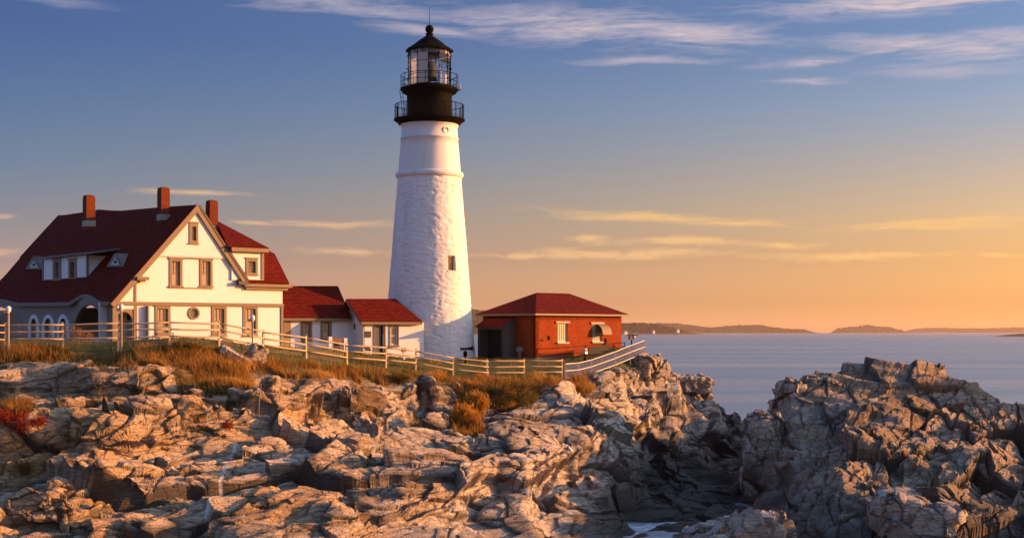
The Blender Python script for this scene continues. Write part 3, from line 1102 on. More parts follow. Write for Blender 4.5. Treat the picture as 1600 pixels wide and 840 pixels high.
def siding(name, col, course=0.12, shingle=False):
    m, nt, b, out = new_mat(name)
    uv = N(nt, 'UVMap').outputs[0]
    sp = N(nt, 'SeparateXYZ')
    nt.links.new(uv, sp.inputs[0])
    v = sp.outputs[1]
    saw = mth(nt, 'FRACT', mth(nt, 'MULTIPLY', v, 1 / course))
    n1 = noise(nt, mapping(nt, uv, (0.6, 2.0, 1)), 1.0, 5, 0.6)
    c = mix(nt, mth(nt, 'MULTIPLY', n1, 0.22), col, tuple(x * .72 for x in col))
    gap = ramp(nt, saw, [(0.0, 1), (0.10, 0)])
    if shingle:
        u = sp.outputs[0]
        row = mth(nt, 'FLOOR', mth(nt, 'MULTIPLY', v, 1 / course))
        uu = mth(nt, 'FRACT', mth(nt, 'MULTIPLY_ADD', u, 1 / 0.16, mth(nt, 'MULTIPLY', row, 0.5)))
        gv = ramp(nt, uu, [(0.0, 1), (0.09, 0)])
        gap = mth(nt, 'MAXIMUM', gap, gv)
    c = mix(nt, mth(nt, 'MULTIPLY', gap, 0.35), c, tuple(x * .45 for x in col))
    nt.links.new(c, b.inputs['Base Color'])
    b.inputs['Roughness'].default_value = 0.6
    h = mth(nt, 'SUBTRACT', mth(nt, 'SUBTRACT', 1.0, saw), mth(nt, 'MULTIPLY', gap, 0.6))
    bump(nt, h, 0.6, 0.025, b)
    return m


def brick(name, c1, c2, mortar, bw=0.22, bh=0.075, ms=0.10, bumpd=0.012):
    m, nt, b, out = new_mat(name)
    uv = N(nt, 'UVMap').outputs[0]
    br = N(nt, 'TexBrick', i_Scale=1.0)
    br.inputs['Color1'].default_value = col4(c1)
    br.inputs['Color2'].default_value = col4(c2)
    br.inputs['Mortar'].default_value = col4(mortar)
    br.inputs['Brick Width'].default_value = bw
    br.inputs['Row Height'].default_value = bh
    br.inputs['Mortar Size'].default_value = bh * ms
    br.inputs['Mortar Smooth'].default_value = 0.1
    nt.links.new(uv, br.inputs['Vector'])
    n1 = noise(nt, uv, 1.1, 6, 0.65)
    n2 = noise(nt, uv, 9.0, 4, 0.6)
    f = ramp(nt, n1, [(0.35, 0), (0.7, 1)])
    c = mix(nt, mth(nt, 'MULTIPLY', f, 0.5), br.outputs['Color'], tuple(x * .5 for x in c1))
    c = mix(nt, mth(nt, 'MULTIPLY', ramp(nt, n2, [(0.62, 0), (0.75, 1)]), 0.35), c, (0.07, 0.03, 0.02))
    nt.links.new(c, b.inputs['Base Color'])
    b.inputs['Roughness'].default_value = 0.9
    b.inputs['Specular IOR Level'].default_value = 0.12
    bump(nt, br.outputs['Fac'], -0.6, bumpd, b)
    return m


def roofing(name, col):
    m, nt, b, out = new_mat(name)
    uv = N(nt, 'UVMap').outputs[0]
    br = N(nt, 'TexBrick', i_Scale=1.0)
    br.inputs['Color1'].default_value = col4(col)
    br.inputs['Color2'].default_value = col4(tuple(x * 0.52 for x in col))
    br.inputs['Mortar'].default_value = col4(tuple(x * 0.12 for x in col))
    br.inputs['Brick Width'].default_value = 0.3
    br.inputs['Row Height'].default_value = 0.15
    br.inputs['Mortar Size'].default_value = 0.022
    nt.links.new(uv, br.inputs['Vector'])
    n1 = noise(nt, mapping(nt, uv, (1.5, 0.4, 1)), 1.0, 6, 0.65)
    c = mix(nt, mth(nt, 'MULTIPLY', ramp(nt, n1, [(0.35, 0), (0.75, 1)]), 0.45), br.outputs['Color'], tuple(x * .5 + .012 for x in col))
    nt.links.new(c, b.inputs['Base Color'])
    b.inputs['Roughness'].default_value = 0.82
    b.inputs['Specular IOR Level'].default_value = 0.03
    bump(nt, mth(nt, 'MULTIPLY_ADD', br.outputs['Fac'], -1.0, mth(nt, 'MULTIPLY', noise(nt, uv, 14, 3), 0.5)), 0.5, 0.02, b)
    return m


def glassy(name, col, rough=0.06):
    m, nt, b, out = new_mat(name)
    tc = N(nt, 'TexCoord').outputs['Object']
    c = mix(nt, noise(nt, tc, 0.9, 3), col, tuple(x * .4 for x in col))
    nt.links.new(c, b.inputs['Base Color'])
    b.inputs['Roughness'].default_value = 0.5
    b.inputs['Coat Weight'].default_value = 1.0
    b.inputs['Coat Roughness'].default_value = rough
    return m


def clear_glass(name):
    m, nt, b, out = new_mat(name)
    tr = N(nt, 'BsdfTransparent')
    tr.inputs[0].default_value = (0.93, 0.95, 0.96, 1)
    gl = N(nt, 'BsdfGlossy', i_Roughness=0.03)
    fr = N(nt, 'Fresnel', i_IOR=1.45)
    mx = N(nt, 'MixShader')
    nt.links.new(fr.outputs[0], mx.inputs[0])
    nt.links.new(tr.outputs[0], mx.inputs[1])
    nt.links.new(gl.outputs[0], mx.inputs[2])
    nt.links.new(mx.outputs[0], out.inputs[0])
    nt.nodes.remove(b)
    return m


def metal_dark(name, col=(0.012, 0.009, 0.008), rough=0.45):
    return paint(name, col, rough, 0.2, 0.1, 0.5)


WHITE = (0.70, 0.675, 0.655)
TAUPE = (0.20, 0.13, 0.075)
M_SIDE = siding('clapboard_white', WHITE, 0.13)
M_SHING = siding('shingle_white', WHITE, 0.15, True)
M_TAUPE = paint('trim_taupe', TAUPE, 0.6)
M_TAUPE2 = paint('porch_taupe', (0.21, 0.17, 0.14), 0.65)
M_WHITE = paint('white_paint', WHITE, 0.55, 0.06)
M_ROOF = roofing('red_shingles', (0.19, 0.018, 0.009))
M_BRICK = brick('red_brick', (0.31, 0.043, 0.005), (0.19, 0.022, 0.003), (0.25, 0.085, 0.025))
M_CHIM = brick('chimney_brick', (0.165, 0.030, 0.011), (0.09, 0.016, 0.007), (0.2, 0.07, 0.03))
M_LEAD = paint('lead_flashing', (0.25, 0.235, 0.22), 0.5)
M_PANE = glassy('window_glass', (0.045, 0.04, 0.042))
M_BLIND = glassy('window_with_blind', (0.36, 0.27, 0.19), 0.1)
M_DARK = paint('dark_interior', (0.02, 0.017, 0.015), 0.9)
M_IRON = paint('black_iron', (0.007, 0.005, 0.0045), 0.7, 0.2, 0.1, 0.03)
M_STONE = paint('granite_trim', (0.42, 0.36, 0.28), 0.8, 0.2, 0.4)
M_CONC = paint('concrete', (0.30, 0.26, 0.22), 0.9, 0.25, 0.5)
M_BLUEGREY = paint('door_bluegrey', (0.105, 0.105, 0.12), 0.5)
M_BRONZE = paint('bronze_plaque', (0.09, 0.05, 0.02), 0.4)


def window(parent, fr, cas, glass, mat_pane=None, off=0.0, cols=2, rows=4, sash_w=0.04, sash_mat=None, sill=True, deep=0.10, meeting=True):
    """cas, glass: (a0, a1, b0, b1) outer casing and glazed opening in frame fr -> part 'window' with sash, pane and sill below it"""
    a0, a1, b0, b1 = cas
    g0, g1, h0, h1 = glass
    mb = MB()
    mb.plate(fr, [(a0, b0), (a1, b0), (a1, b1), (a0, b1)], [[(g0, h0), (g1, h0), (g1, h1), (g0, h1)]], 0.05 + deep, off + 0.045)
    mb.rect(fr, a0 - 0.05, a1 + 0.05, b1 + 0.001, b1 + 0.07, 0.13, off + 0.085)     # drip cap
    wdw = mb.build('window', M_TAUPE, parent)
    p = MB()
    p.face([fr.p(g0, h0, off - deep), fr.p(g1, h0, off - deep), fr.p(g1, h1, off - deep), fr.p(g0, h1, off - deep)])
    p.build('pane', mat_pane or M_PANE, wdw)
    s = MB()
    e = 0.002
    d = off - deep + 0.035
    s.plate(fr, [(g0 + e, h0 + e), (g1 - e, h0 + e), (g1 - e, h1 - e), (g0 + e, h1 - e)], [[(g0 + sash_w, h0 + sash_w), (g1 - sash_w, h0 + sash_w), (g1 - sash_w, h1 - sash_w), (g0 + sash_w, h1 - sash_w)]], 0.03, d)
    hm = (h0 + h1) / 2
    if meeting:
        s.rect(fr, g0 + sash_w, g1 - sash_w, hm - .025, hm + .025, 0.03, d + .004)
    for i in range(1, cols):
        x = g0 + (g1 - g0) * i / cols
        s.rect(fr, x - .012, x + .012, (hm + .026) if meeting else h0 + sash_w, h1 - sash_w, 0.02, d - .003)
    lo_ = hm if meeting else h0
    rr = max(1, rows // 2) if meeting else rows
    for i in range(1, rr):
        z = lo_ + (h1 - lo_) * i / rr
        s.rect(fr, g0 + sash_w, g1 - sash_w, z - .012, z + .012, 0.02, d - .006)
    s.build('sash', sash_mat or M_TAUPE, wdw)
    if sill:
        s = MB()
        s.rect(fr, a0 - 0.06, a1 + 0.06, b0 - 0.07, b0 - 0.001, 0.13, off + 0.10)
        s.build('sill', M_TAUPE, wdw)
    return wdw


def box4(fr, x0, x1, y0, y1, d=0.0):
    """pixel rectangle -> (a0, a1, b0, b1) in frame"""
    a0, b1 = fr.see(x0, y0, d)
    a1, b0 = fr.see(x1, y1, d)
    return a0, a1, b0, b1


def rect_loop(r):
    a0, a1, b0, b1 = r
    return [(a0, b0), (a1, b0), (a1, b1), (a0, b1)]


def arch_loop(a0, a1, b0, b1, n=14):
    """rectangle with a round head reaching b1"""
    r = (a1 - a0) / 2
    c = (a0 + a1) / 2
    bs = b1 - min(r, (b1 - b0) * .9)
    k = (b1 - bs)
    return [(a0, b0), (a1, b0)] + [(c + r * math.cos(t), bs + k * math.sin(t)) for t in (math.pi * i / n for i in range(n + 1))]
# ================================================================== lighthouse
TX, TY, TB = -5.92, 102.0, 7.7
SC = F / TY


def tz(py):
    return CZ + (HY - py) / SC


light = thing('lighthouse', 'white stone lighthouse tower with black lantern room rising above the red roofs', 'lighthouse', (TX, TY, TB))
# rubble-stone shaft: real lumps in the wall
m_rub, nt, b, out = new_mat('whitewashed_rubble')
tc = N(nt, 'TexCoord').outputs['Object']
n1 = noise(nt, mapping(nt, tc, (1, 1, 0.35)), 0.9, 6, 0.65)
n2 = noise(nt, tc, 5.5, 5, 0.6)
vo = N(nt, 'TexVoronoi', i_Scale=2.6, feature='SMOOTH_F1')
vo.inputs['Smoothness'].default_value = 0.5
nt.links.new(mapping(nt, tc, (1, 1, 1.9)), vo.inputs['Vector'])
c = mix(nt, ramp(nt, n1, [(0.45, 0), (0.8, .5)]), (0.70, 0.68, 0.665), (0.46, 0.42, 0.39))
c = mix(nt, mth(nt, 'MULTIPLY', ramp(nt, n2, [(0.68, 0), (0.78, 1)]), 0.4), c, (0.30, 0.26, 0.22))
n3 = noise(nt, mapping(nt, tc, (3.0, 3.0, 0.12)), 1.0, 5, 0.65)
c = mix(nt, mth(nt, 'MULTIPLY', ramp(nt, n3, [(0.56, 0), (0.72, 1)]), 0.35), c, (0.36, 0.25, 0.17))
nt.links.new(c, b.inputs['Base Color'])
b.inputs['Roughness'].default_value = 0.75
bump(nt, mth(nt, 'ADD', mth(nt, 'MULTIPLY', vo.outputs['Distance'], -1.0), mth(nt, 'MULTIPLY', n2, .6)), 0.5, 0.035, b)


def prof_interp(z, tab):
    return np.interp(z, [q[1] for q in tab], [q[0] for q in tab])


shaft = [(3.42, TB), (3.31, tz(560)), (3.12, tz(515)), (2.96, tz(470)), (2.72, tz(400)), (2.50, tz(340)), (2.34, tz(300)), (2.27, tz(278))]
na, nz = 260, 330
aa = np.linspace(0, 2 * np.pi, na, endpoint=False)
zz = np.linspace(TB, tz(278), nz)
A_, Z_ = np.meshgrid(aa, zz)
rr = prof_interp(Z_, shaft)
pp = np.stack([np.cos(A_) * rr, np.sin(A_) * rr, Z_], -1).reshape(-1, 3).astype(f32)
v_, e_, h_ = caps((pp + (fbm(pp * 1.5, 7, 3)[:, None] - .5) * .25) / np.array((.42, .42, .22), f32), 17, 0.5, 0.9)
disp = (v_ - v_.mean()) / v_.std() * 0.011 + (fbm(pp * 4.0, 9, 3) - .5) * 0.03
rr = rr + disp.reshape(rr.shape)
# window niche (azimuth towards the right of the survey point)
view = math.atan2(0 - TY, 0 - TX)
WA = view + math.asin(34 / 60)
PA = view + math.asin(26 / 44.5)
wz0, wz1 = tz(424.5), tz(402)
dang = (A_ - (WA % (2 * np.pi)) + np.pi) % (2 * np.pi) - np.pi
nic = (np.abs(dang * rr) < 0.30) & (Z_ > wz0) & (Z_ < wz1)
rr = np.where(nic, rr - 0.30, rr)
V = np.stack([TX + np.cos(A_) * rr, TY + np.sin(A_) * rr, Z_], -1).reshape(-1, 3) - np.array((TX, TY, TB))
fc = []
for j in range(nz - 1):
    for i in range(na):
        k = (i + 1) % na
        fc.append((j * na + i, j * na + k, (j + 1) * na + k, (j + 1) * na + i))
me = bpy.data.meshes.new('stone_shaft')
me.from_pydata([tuple(q) for q in V], [], fc)
me.materials.append(m_rub)
me.polygons.foreach_set('use_smooth', [True] * len(fc))
o = bpy.data.objects.new('stone_shaft', me)
COL.objects.link(o)
o.parent = light
C3 = (TX, TY)


def ang_frame(a, r, z):
    n = Vector((math.cos(a), math.sin(a), 0))
    ex = Vector((-n.y, n.x, 0))
    return Frame(Vector((TX, TY, z)) + n * r, ex)


fr = ang_frame(WA, float(prof_interp((wz0 + wz1) / 2, shaft)), (wz0 + wz1) / 2)
hh = (wz1 - wz0) / 2
wn = MB()
wn.plate(fr, rect_loop((-.30, .30, -hh, hh)), [rect_loop((-.22, .22, -hh + .07, hh - .07))], .08, -.16)
wn = wn.build('window', M_TAUPE, light)
p = MB()
p.rect(fr, -.23, .23, -hh + .06, hh - .06, .02, -.20)
p.build('pane', M_PANE, wn)
p = MB()
p.rect(fr, -.015, .015, -hh + .07, hh - .07, .03, -.17)
for q in (-.22, .08):
    p.rect(fr, -.21, .21, q, q + .03, .025, -.172)
p.build('sash', M_TAUPE, wn)
p = MB()
p.rect(fr, -.36, .36, -hh - .09, -hh, .40, .07)
p.build('sill', m_rub, wn)

# belt course and smooth upper brick drum
m_up = paint('white_drum_paint', (0.70, 0.68, 0.665), 0.6, 0.15, 0.25)
nt = m_up.node_tree
b = next(n for n in nt.nodes if n.type == 'BSDF_PRINCIPLED')
old = b.inputs['Base Color'].links[0].from_socket
tc = N(nt, 'TexCoord').outputs['Object']
n3 = noise(nt, mapping(nt, tc, (4.0, 4.0, 0.18)), 1.0, 5, 0.65)
nt.links.new(mix(nt, mth(nt, 'MULTIPLY', ramp(nt, n3, [(0.55, 0), (0.72, 1)]), 0.35), old, (0.36, 0.24, 0.16)), b.inputs['Base Color'])
mb = MB()
mb.lathe(C3, [(2.25, tz(279)), (2.40, tz(277.5)), (2.44, tz(274)), (2.44, tz(271.5)), (2.36, tz(270)), (2.24, tz(269))], 72)
mb.build('belt_course', m_up, light)
mb = MB()
mb.lathe(C3, [(2.24, tz(269.5)), (2.17, tz(250)), (2.09, tz(230)), (2.045, tz(219))], 72)
mb.lathe(C3, [(2.045, tz(219)), (2.09, tz(218.5)), (2.09, tz(216.5)), (2.04, tz(216)), (2.00, tz(205)), (2.00, tz(199)), (2.07, tz(198)), (2.09, tz(195)), (2.16, tz(194)), (2.2, tz(191)), (2.30, tz(190))], 72)
mb.build('upper_drum', m_up, light)
fr = ang_frame(PA, 2.015, tz(208))
mb = MB()
circ = lambda r, n=20: [(r * math.cos(2 * math.pi * i / n), r * math.sin(2 * math.pi * i / n)) for i in range(n)]
mb.plate(fr, circ(.26), [circ(.19)], .12, .04)
ph = mb.build('porthole', m_up, light)
mb = MB()
mb.plate(fr, circ(.2), (), .03, -.012)
mb.build('pane', M_PANE, ph)

# lower gallery, its railing
mb = MB()
mb.lathe(C3, [(2.05, tz(196)), (2.22, tz(195)), (2.30, tz(192)), (2.50, tz(189.5)), (2.55, tz(188.7)), (2.55, tz(186.8)), (1.5, tz(186.3))], 64)
mb.build('gallery_deck', M_IRON, light)


def railing(Rr, z0, z1, posts, rails, bal, name='gallery_railing'):
    mb = MB()
    for zr, th in rails:
        mb.ring_pipe((TX, TY, zr), Rr, th, 72, 6)
    rl = mb.build(name, M_IRON, light)
    for k in range(posts):
        a = 2 * math.pi * (k + .3) / posts
        q = MB()
        q.tube([(TX + Rr * math.cos(a), TY + Rr * math.sin(a), z0), (TX + Rr * math.cos(a), TY + Rr * math.sin(a), z1 + .04)], .026, 6)
        q.build('post', M_IRON, rl)
    if bal:
        mb = MB()
        for k in range(bal):
            a = 2 * math.pi * k / bal
            x, y = TX + Rr * math.cos(a), TY + Rr * math.sin(a)
            mb.tube([(x, y, z0), (x, y, z1)], .011, 4, cap=False)
        mb.build('balusters', M_IRON, rl)
    return rl


railing(2.47, tz(187), tz(165), 16, [(tz(165), .026), (tz(184), .02)], 80)
# watch room drum
mb = MB()
mb.lathe(C3, [(1.66, tz(187)), (1.66, tz(183)), (1.62, tz(182.5)), (1.62, tz(150)), (1.66, tz(149)), (1.66, tz(146)), (1.9, tz(146)), (2.0, tz(143.5)), (2.1, tz(141)), (2.1, tz(139)), (1.45, tz(138))], 64)
mb.build('watch_room', M_IRON, light)
railing(2.04, tz(139), tz(118.5), 14, [(tz(118.5), .024), (tz(129), .02), (tz(136.5), .016)], 0)
# brace between the galleries on the left, small beacon box on the right
mb = MB()
for dx_ in (-.09, .09):
    mb.tube([(TX - 1.75 + dx_, TY - .7, tz(186)), (TX - 2.0 + dx_, TY - .5, tz(143))], .02, 5)
for q in range(9):
    f_ = q / 8
    mb.tube([(TX - 1.75 - .25 * f_ - .09, TY - .7 + .2 * f_, tz(186 - 43 * f_)), (TX - 1.75 - .25 * f_ + .09, TY - .7 + .2 * f_, tz(186 - 43 * f_))], .012, 4)
mb.build('ladder', M_IRON, light)
mb = MB()
mb.box((TX + 2.15, TY - .5, tz(142)), Vector((1, 0, 0)), Vector((0, 1, 0)), Z3, .22, .22, .40)
bx_ = mb.build('beacon_box', M_WHITE, light)
mb = MB()
mb.box((TX + 2.10, TY - .5, tz(143)), Vector((1, 0, 0)), Vector((0, 1, 0)), Z3, .4, .12, .05)
mb.build('bracket', M_IRON, bx_)
# lantern room: 12 sides
NL = 12
L0, L1, RL = tz(138), tz(80), 1.52
mb = MB()
mb.lathe(C3, [(RL + .05, L0), (RL + .05, L0 + .14), (RL - .03, L0 + .15)], NL, False)
lan = mb.build('lantern_base', M_IRON, light)
mb = MB()
for k in range(NL):
    a = 2 * math.pi * k / NL
    x, y = TX + RL * math.cos(a), TY + RL * math.sin(a)
    mb.tube([(x, y, L0), (x, y, L1)], .028, 5, cap=False)
for zr in (L0 + (L1 - L0) * .33, L0 + (L1 - L0) * .66):
    for k in range(NL):
        a, a2 = 2 * math.pi * k / NL, 2 * math.pi * (k + 1) / NL
        mb.tube([(TX + RL * math.cos(a), TY + RL * math.sin(a), zr), (TX + RL * math.cos(a2), TY + RL * math.sin(a2), zr)], .02, 5, cap=False)
for k in range(NL):
    a = 2 * math.pi * k / NL
    for zr in (.2, .5, .85):
        mb.box((TX + (RL + .04) * math.cos(a), TY + (RL + .04) * math.sin(a), L0 + (L1 - L0) * zr), Vector((1, 0, 0)), Vector((0, 1, 0)), Z3, .08, .08, .10)
mb.build('glazing_bars', M_IRON, light)
mb = MB()
mb.lathe(C3, [(RL - .02, L0 + .1), (RL - .02, L1)], NL, False)
mb.build('lantern_glass', clear_glass('lantern_glass'), light)
m_pale, nt, b, out = new_mat('pale_sheet')  # pale translucent sheets inside the left lantern panes
b.inputs['Base Color'].default_value = (.8, .8, .82, 1)
tl_s = N(nt, 'BsdfTranslucent')
tl_s.inputs[0].default_value = (.8, .8, .85, 1)
ms_ = N(nt, 'MixShader', i_0=.22)
nt.links.new(b.outputs[0], ms_.inputs[1])
nt.links.new(tl_s.outputs[0], ms_.inputs[2])
nt.links.new(ms_.outputs[0], out.inputs[0])
mb = MB()
for k in range(NL):
    a, a2 = 2 * math.pi * k / NL, 2 * math.pi * (k + 1) / NL
    am = ((a + a2) / 2 - view + math.pi) % (2 * math.pi) - math.pi
    if -2.4 < am < -0.05:
        r_ = RL - .09
        P4 = [(TX + r_ * math.cos(t), TY + r_ * math.sin(t), z_) for t, z_ in ((a, L0 + .1), (a2, L0 + .1), (a2, L1 - .02), (a, L1 - .02))]
        mb.face(P4)
mb.build('pale_panels', m_pale, light)
mb = MB()
mb.lathe(C3, [(.12, L0), (.12, L0 + .7), (.42, L0 + .72), (.52, L0 + .95), (.55, L0 + 1.3), (.52, L0 + 1.65), (.42, L0 + 1.9), (.15, L0 + 1.95)], 20)
mb.build('lamp_lens', metal_dark('lens_body', (.025, .022, .022), .8), light)
mb = MB()
mb.box((TX + .05, TY, L0 + .55), Vector((1, 0, 0)), Vector((0, 1, 0)), Z3, .95, .75, .12)
mb.tube([(TX + .45, TY + .3, L0), (TX + .45, TY + .3, L1)], .05, 6)
mb.build('lens_stand', M_IRON, light)
mb = MB()
mb.lathe(C3, [(RL - .1, L1 - .32), (RL - .12, L1)], 24)
mb.build('ceiling_collar', paint('collar_tan', (.28, .2, .15), .5), light)
mb = MB()
EV = [(1.40, L1 - .02), (1.70, L1 - .06), (1.74, L1 + .02), (1.66, L1 + .10), (1.2, tz(71.5)), (.78, tz(64)), (.42, tz(59.0)), (.40, tz(58.2)), (.27, tz(57.5)), (.24, tz(54))]
mb.lathe(C3, EV, NL, False)
mb.build('lantern_roof', M_IRON, light)
mb = MB()
bz = tz(46)
ball = [(.24, tz(54.2)), (.30, tz(53.6)), (.30, tz(52.8)), (.20, tz(52.3))] + [(max(.001, .31 * math.cos(t)), bz + .31 * math.sin(t)) for t in np.linspace(-1.15, math.pi / 2, 10)]
mb.lathe(C3, ball, 20)
vb = mb.build('ventilator_ball', M_IRON, light)
mb = MB()
mb.tube([(TX, TY, bz + .25), (TX, TY, tz(12))], [.026, .012], 6)
mb.build('lightning_rod', M_IRON, vb)
# ================================================================== keeper's house
PH = R(40)
Uh = Vector((math.cos(PH), math.sin(PH), 0))          # along the gable wall, to the right
Vh = Vector((-math.sin(PH), math.cos(PH), 0))         # away to the left along the porch side
A0 = at(182, HY, 87.0)
A0.z = 8.6
house = thing('keepers_house', 'white clapboard house with big red roof, dormer and lit gable at left', 'house', (A0.x + 4, A0.y + 6, 8.6))
G = Frame(A0, Uh)
gs = G.see
zg = lambda py: gs(182, py)[1]
B_belt = gs(300, 473.5)[1]
GB = 0.0
# ---- gable wall, lower storey and first floor
aL, aC, aR = gs(177, 500)[0], gs(211, 500)[0], gs(441, 500)[0]
apex = gs(307.5, 323)
eavL = gs(175, 474)
eavR = gs(384, 440)
wins = {  # casing px, glass px
    'attic': ((294, 308, 348, 380.5), (298.6, 304.8, 354, 376)),
    'up_l': ((264, 284.5, 405, 447), (268, 280.6, 408, 446)),
    'up_r': ((311.5, 331.5, 405, 447), (315, 328, 408, 446)),
    'low_l': ((242, 266, 478, 523), (246, 262, 482, 520)),
    'low_m': ((330.5, 354, 478, 523.5), (334.5, 350, 482, 520)),
    'low_r': ((379.5, 402.5, 478, 524), (383.5, 399, 482, 520.5)),
}
W = {k: (box4(G, c[0], c[1], c[2], c[3]), box4(G, g[0], g[1], g[2], g[3])) for k, (c, g) in wins.items()}
rc = gs(302.7, 489)
rr_ = (gs(309, 489)[0] - gs(296.5, 489)[0]) / 2
hole = lambda k: rect_loop(W[k][1])
mb = MB()
low = [(aC, 0), (aR, 0), (aR, B_belt), (aC, B_belt)]
mb.plate(G, low, [hole('low_l'), hole('low_m'), hole('low_r'), [(rc[0] + rr_ * math.cos(t), rc[1] + rr_ * math.sin(t)) for t in (2 * math.pi * i / 24 for i in range(24))]], .2)
mb.build('lower_wall', M_SIDE, house)
mb = MB()
zsh = gs(300, 400)[1]
slopeL = lambda b: eavL[0] + (apex[0] - eavL[0]) * (b - eavL[1]) / (apex[1] - eavL[1])
slopeR = lambda b: eavR[0] + (apex[0] - eavR[0]) * (b - eavR[1]) / (apex[1] - eavR[1])
bRe = gs(400, 447)[1]
up = [(slopeL(B_belt) + .0, B_belt + .001), (aR, B_belt + .001), (aR, bRe), (slopeR(bRe) if slopeR(bRe) < aR else aR - .1, bRe), (slopeR(zsh), zsh), (slopeL(zsh), zsh)]
mb.plate(G, up, [hole('up_l'), hole('up_r')], .2, 0.03)
mb.build('upper_wall', M_SIDE, house)
mb = MB()
topz = apex[1] - .12
mb.plate(G, [(slopeL(zsh), zsh + .001), (slopeR(zsh), zsh + .001), (slopeR(topz), topz), (slopeL(topz), topz)], [hole('attic')], .2, 0.12)
n_sc = 44
for i in range(n_sc):
    f0 = slopeL(zsh) + .15 + (slopeR(zsh) - slopeL(zsh) - .3) * i / n_sc
    f1 = slopeL(zsh) + .15 + (slopeR(zsh) - slopeL(zsh) - .3) * (i + .8) / n_sc
    mb.rect(G, f0, f1, zsh - .10, zsh, .05, .121)
mb.build('gable_shingles', M_SHING, house)
# belts, corner boards
mb = MB()
mb.rect(G, eavL[0], aR + .06, B_belt - .16, B_belt + .05, .14, .12)
mb.rect(G, aC - .11, aC + .11, 0, B_belt - .161, .16, .06)
mb.rect(G, aR - .12, aR + .05, 0, B_belt - .161, .16, .06)
mb.rect(G, aC - .07, aC + .07, B_belt + .051, slopeL(0) * 0 + gs(211, 436)[1], .08, .075)
c0, c1 = W['up_l'][0][0] - .05, W['up_r'][0][1] + .05
mb.rect(G, c0, c1, W['up_l'][0][3] + .071, W['up_l'][0][3] + .19, .12, .10)
mb.rect(G, c0, c1, W['up_l'][0][2] - .14, W['up_l'][0][2] - .071, .1, .09)
mb.build('trim', M_TAUPE, house)
for k in W:
    off = .12 if k == 'attic' else (.03 if k.startswith('up') else 0)
    window(house, G, W[k][0], W[k][1], M_PANE if k in ('attic',) else M_BLIND, off, 1 if k == 'attic' else 3, 4 if k != 'attic' else 2)
mb = MB()
mb.plate(G, [(rc[0] + rr_ * 1.45 * math.cos(t), rc[1] + rr_ * 1.45 * math.sin(t)) for t in (2 * math.pi * i / 28 for i in range(28))],
         [[(rc[0] + rr_ * math.cos(t), rc[1] + rr_ * math.sin(t)) for t in (2 * math.pi * i / 24 for i in range(24))]], .14, .06)
rw_ = mb.build('round_window', M_TAUPE, house)
mb = MB()
mb.plate(G, [(rc[0] + rr_ * math.cos(t), rc[1] + rr_ * math.sin(t)) for t in (2 * math.pi * i / 24 for i in range(24))], (), .02, -.08)
mb.build('pane', M_PANE, rw_)
v0 = box4(G, 348, 364.5, 529, 538)
mb = MB()
mb.rect(G, *v0, .05, .03)
mb.build('cellar_vent', M_TAUPE, house)
# ---- porch end on the gable side: arch
pe = arch_loop(gs(181, 500)[0], gs(206.5, 500)[0], 0.01, gs(194, 487)[1])
mb = MB()
mb.plate(G, [(aL - .05, 0), (aC - .111, 0), (aC - .111, B_belt - .161), (aL - .05, B_belt - .161)], [pe], .18, .02)
mb.build('porch_end', M_TAUPE, house)
mb = MB()
q = box4(G, 183, 208.5, 476.8, 482.5)
mb.rect(G, *q, .03, .05)
mb.build('white_panel', M_SIDE, house)
# porch end inner wall
mb = MB()
Gp = Frame(G.p(0, 0, -1.2), Uh)
mb.rect(Gp, aL - .4, aC, 0, B_belt, .05)
mb.build('porch_inner_end', M_SIDE, house)
# verge boards of the main gable
mb = MB()
NL_, NR_ = Vector((apex[0] - eavL[0], apex[1] - eavL[1])), Vector((apex[0] - eavR[0], apex[1] - eavR[1]))


def verge(mb, p, q, wdt, d0, d1, lift=0.0):
    """board that follows a sloping roof edge in the gable frame"""
    p, q = Vector(p), Vector(q)
    dd = (q - p).normalized()
    nn = Vector((-dd.y, dd.x))
    if nn.y < 0:
        nn = -nn
    lp = [p + nn * lift, q + nn * lift, q + nn * (lift - wdt), p + nn * (lift - wdt)]
    mb.plate(G, [tuple(x) for x in lp], (), d1 - d0, d1)


ap = (apex[0], apex[1] + .02)
verge(mb, (eavL[0] - .1, eavL[1] - .12), ap, .33, .02, .265, .13)
verge(mb, ap, eavR, .30, .02, .25)
kL = gs(219, 435)
mb.rect(G, kL[0] - .38, kL[0] + .40, kL[1] - .10, kL[1] + .10, .3, .43)
mb.rect(G, kL[0] - .2, kL[0] + .22, kL[1] - .22, kL[1] - .101, .2, .33)
mb.build('verge_board', M_TAUPE, house)
# ---- main roof, left slope (plane through the verge, running away to the left)
dS = G.p(*eavL) - G.p(*apex)
Rl = Frame(G.p(*apex), (-Vh), -dS.normalized())       # ez points up the slope
if Rl.n.z < 0:
    raise ValueError('roof frame')
# ez must be square to ex: verge direction lies in the gable plane, so it is
rp = Rl.see
out_px = [(308.3, 320.5), (262, 325.5), (193, 331.5), (176, 331.2), (155, 329.5), (141, 336.5), (93, 338.5), (63, 371), (33, 404), (35.5, 405), (18, 424), (-5, 448), (-34, 478)]
outl = [rp(*q) for q in out_px]
ov = 0.26                                             # overhang past the gable
outl[0] = (ov, 0.0)
eave_px = [(-34, 478), (-30, 476)]
bump_c = [(0, 36, 469.5), (137, 27, 462.5)]


def eave_y(x):
    y = 476.3 - (x / 175) * 2.3
    for c, hw, top in bump_c:
        d = abs(x - c) / hw
        if d < 1:
            y -= (y - top) * (0.5 + 0.5 * math.cos(math.pi * d)) ** .9
    return y


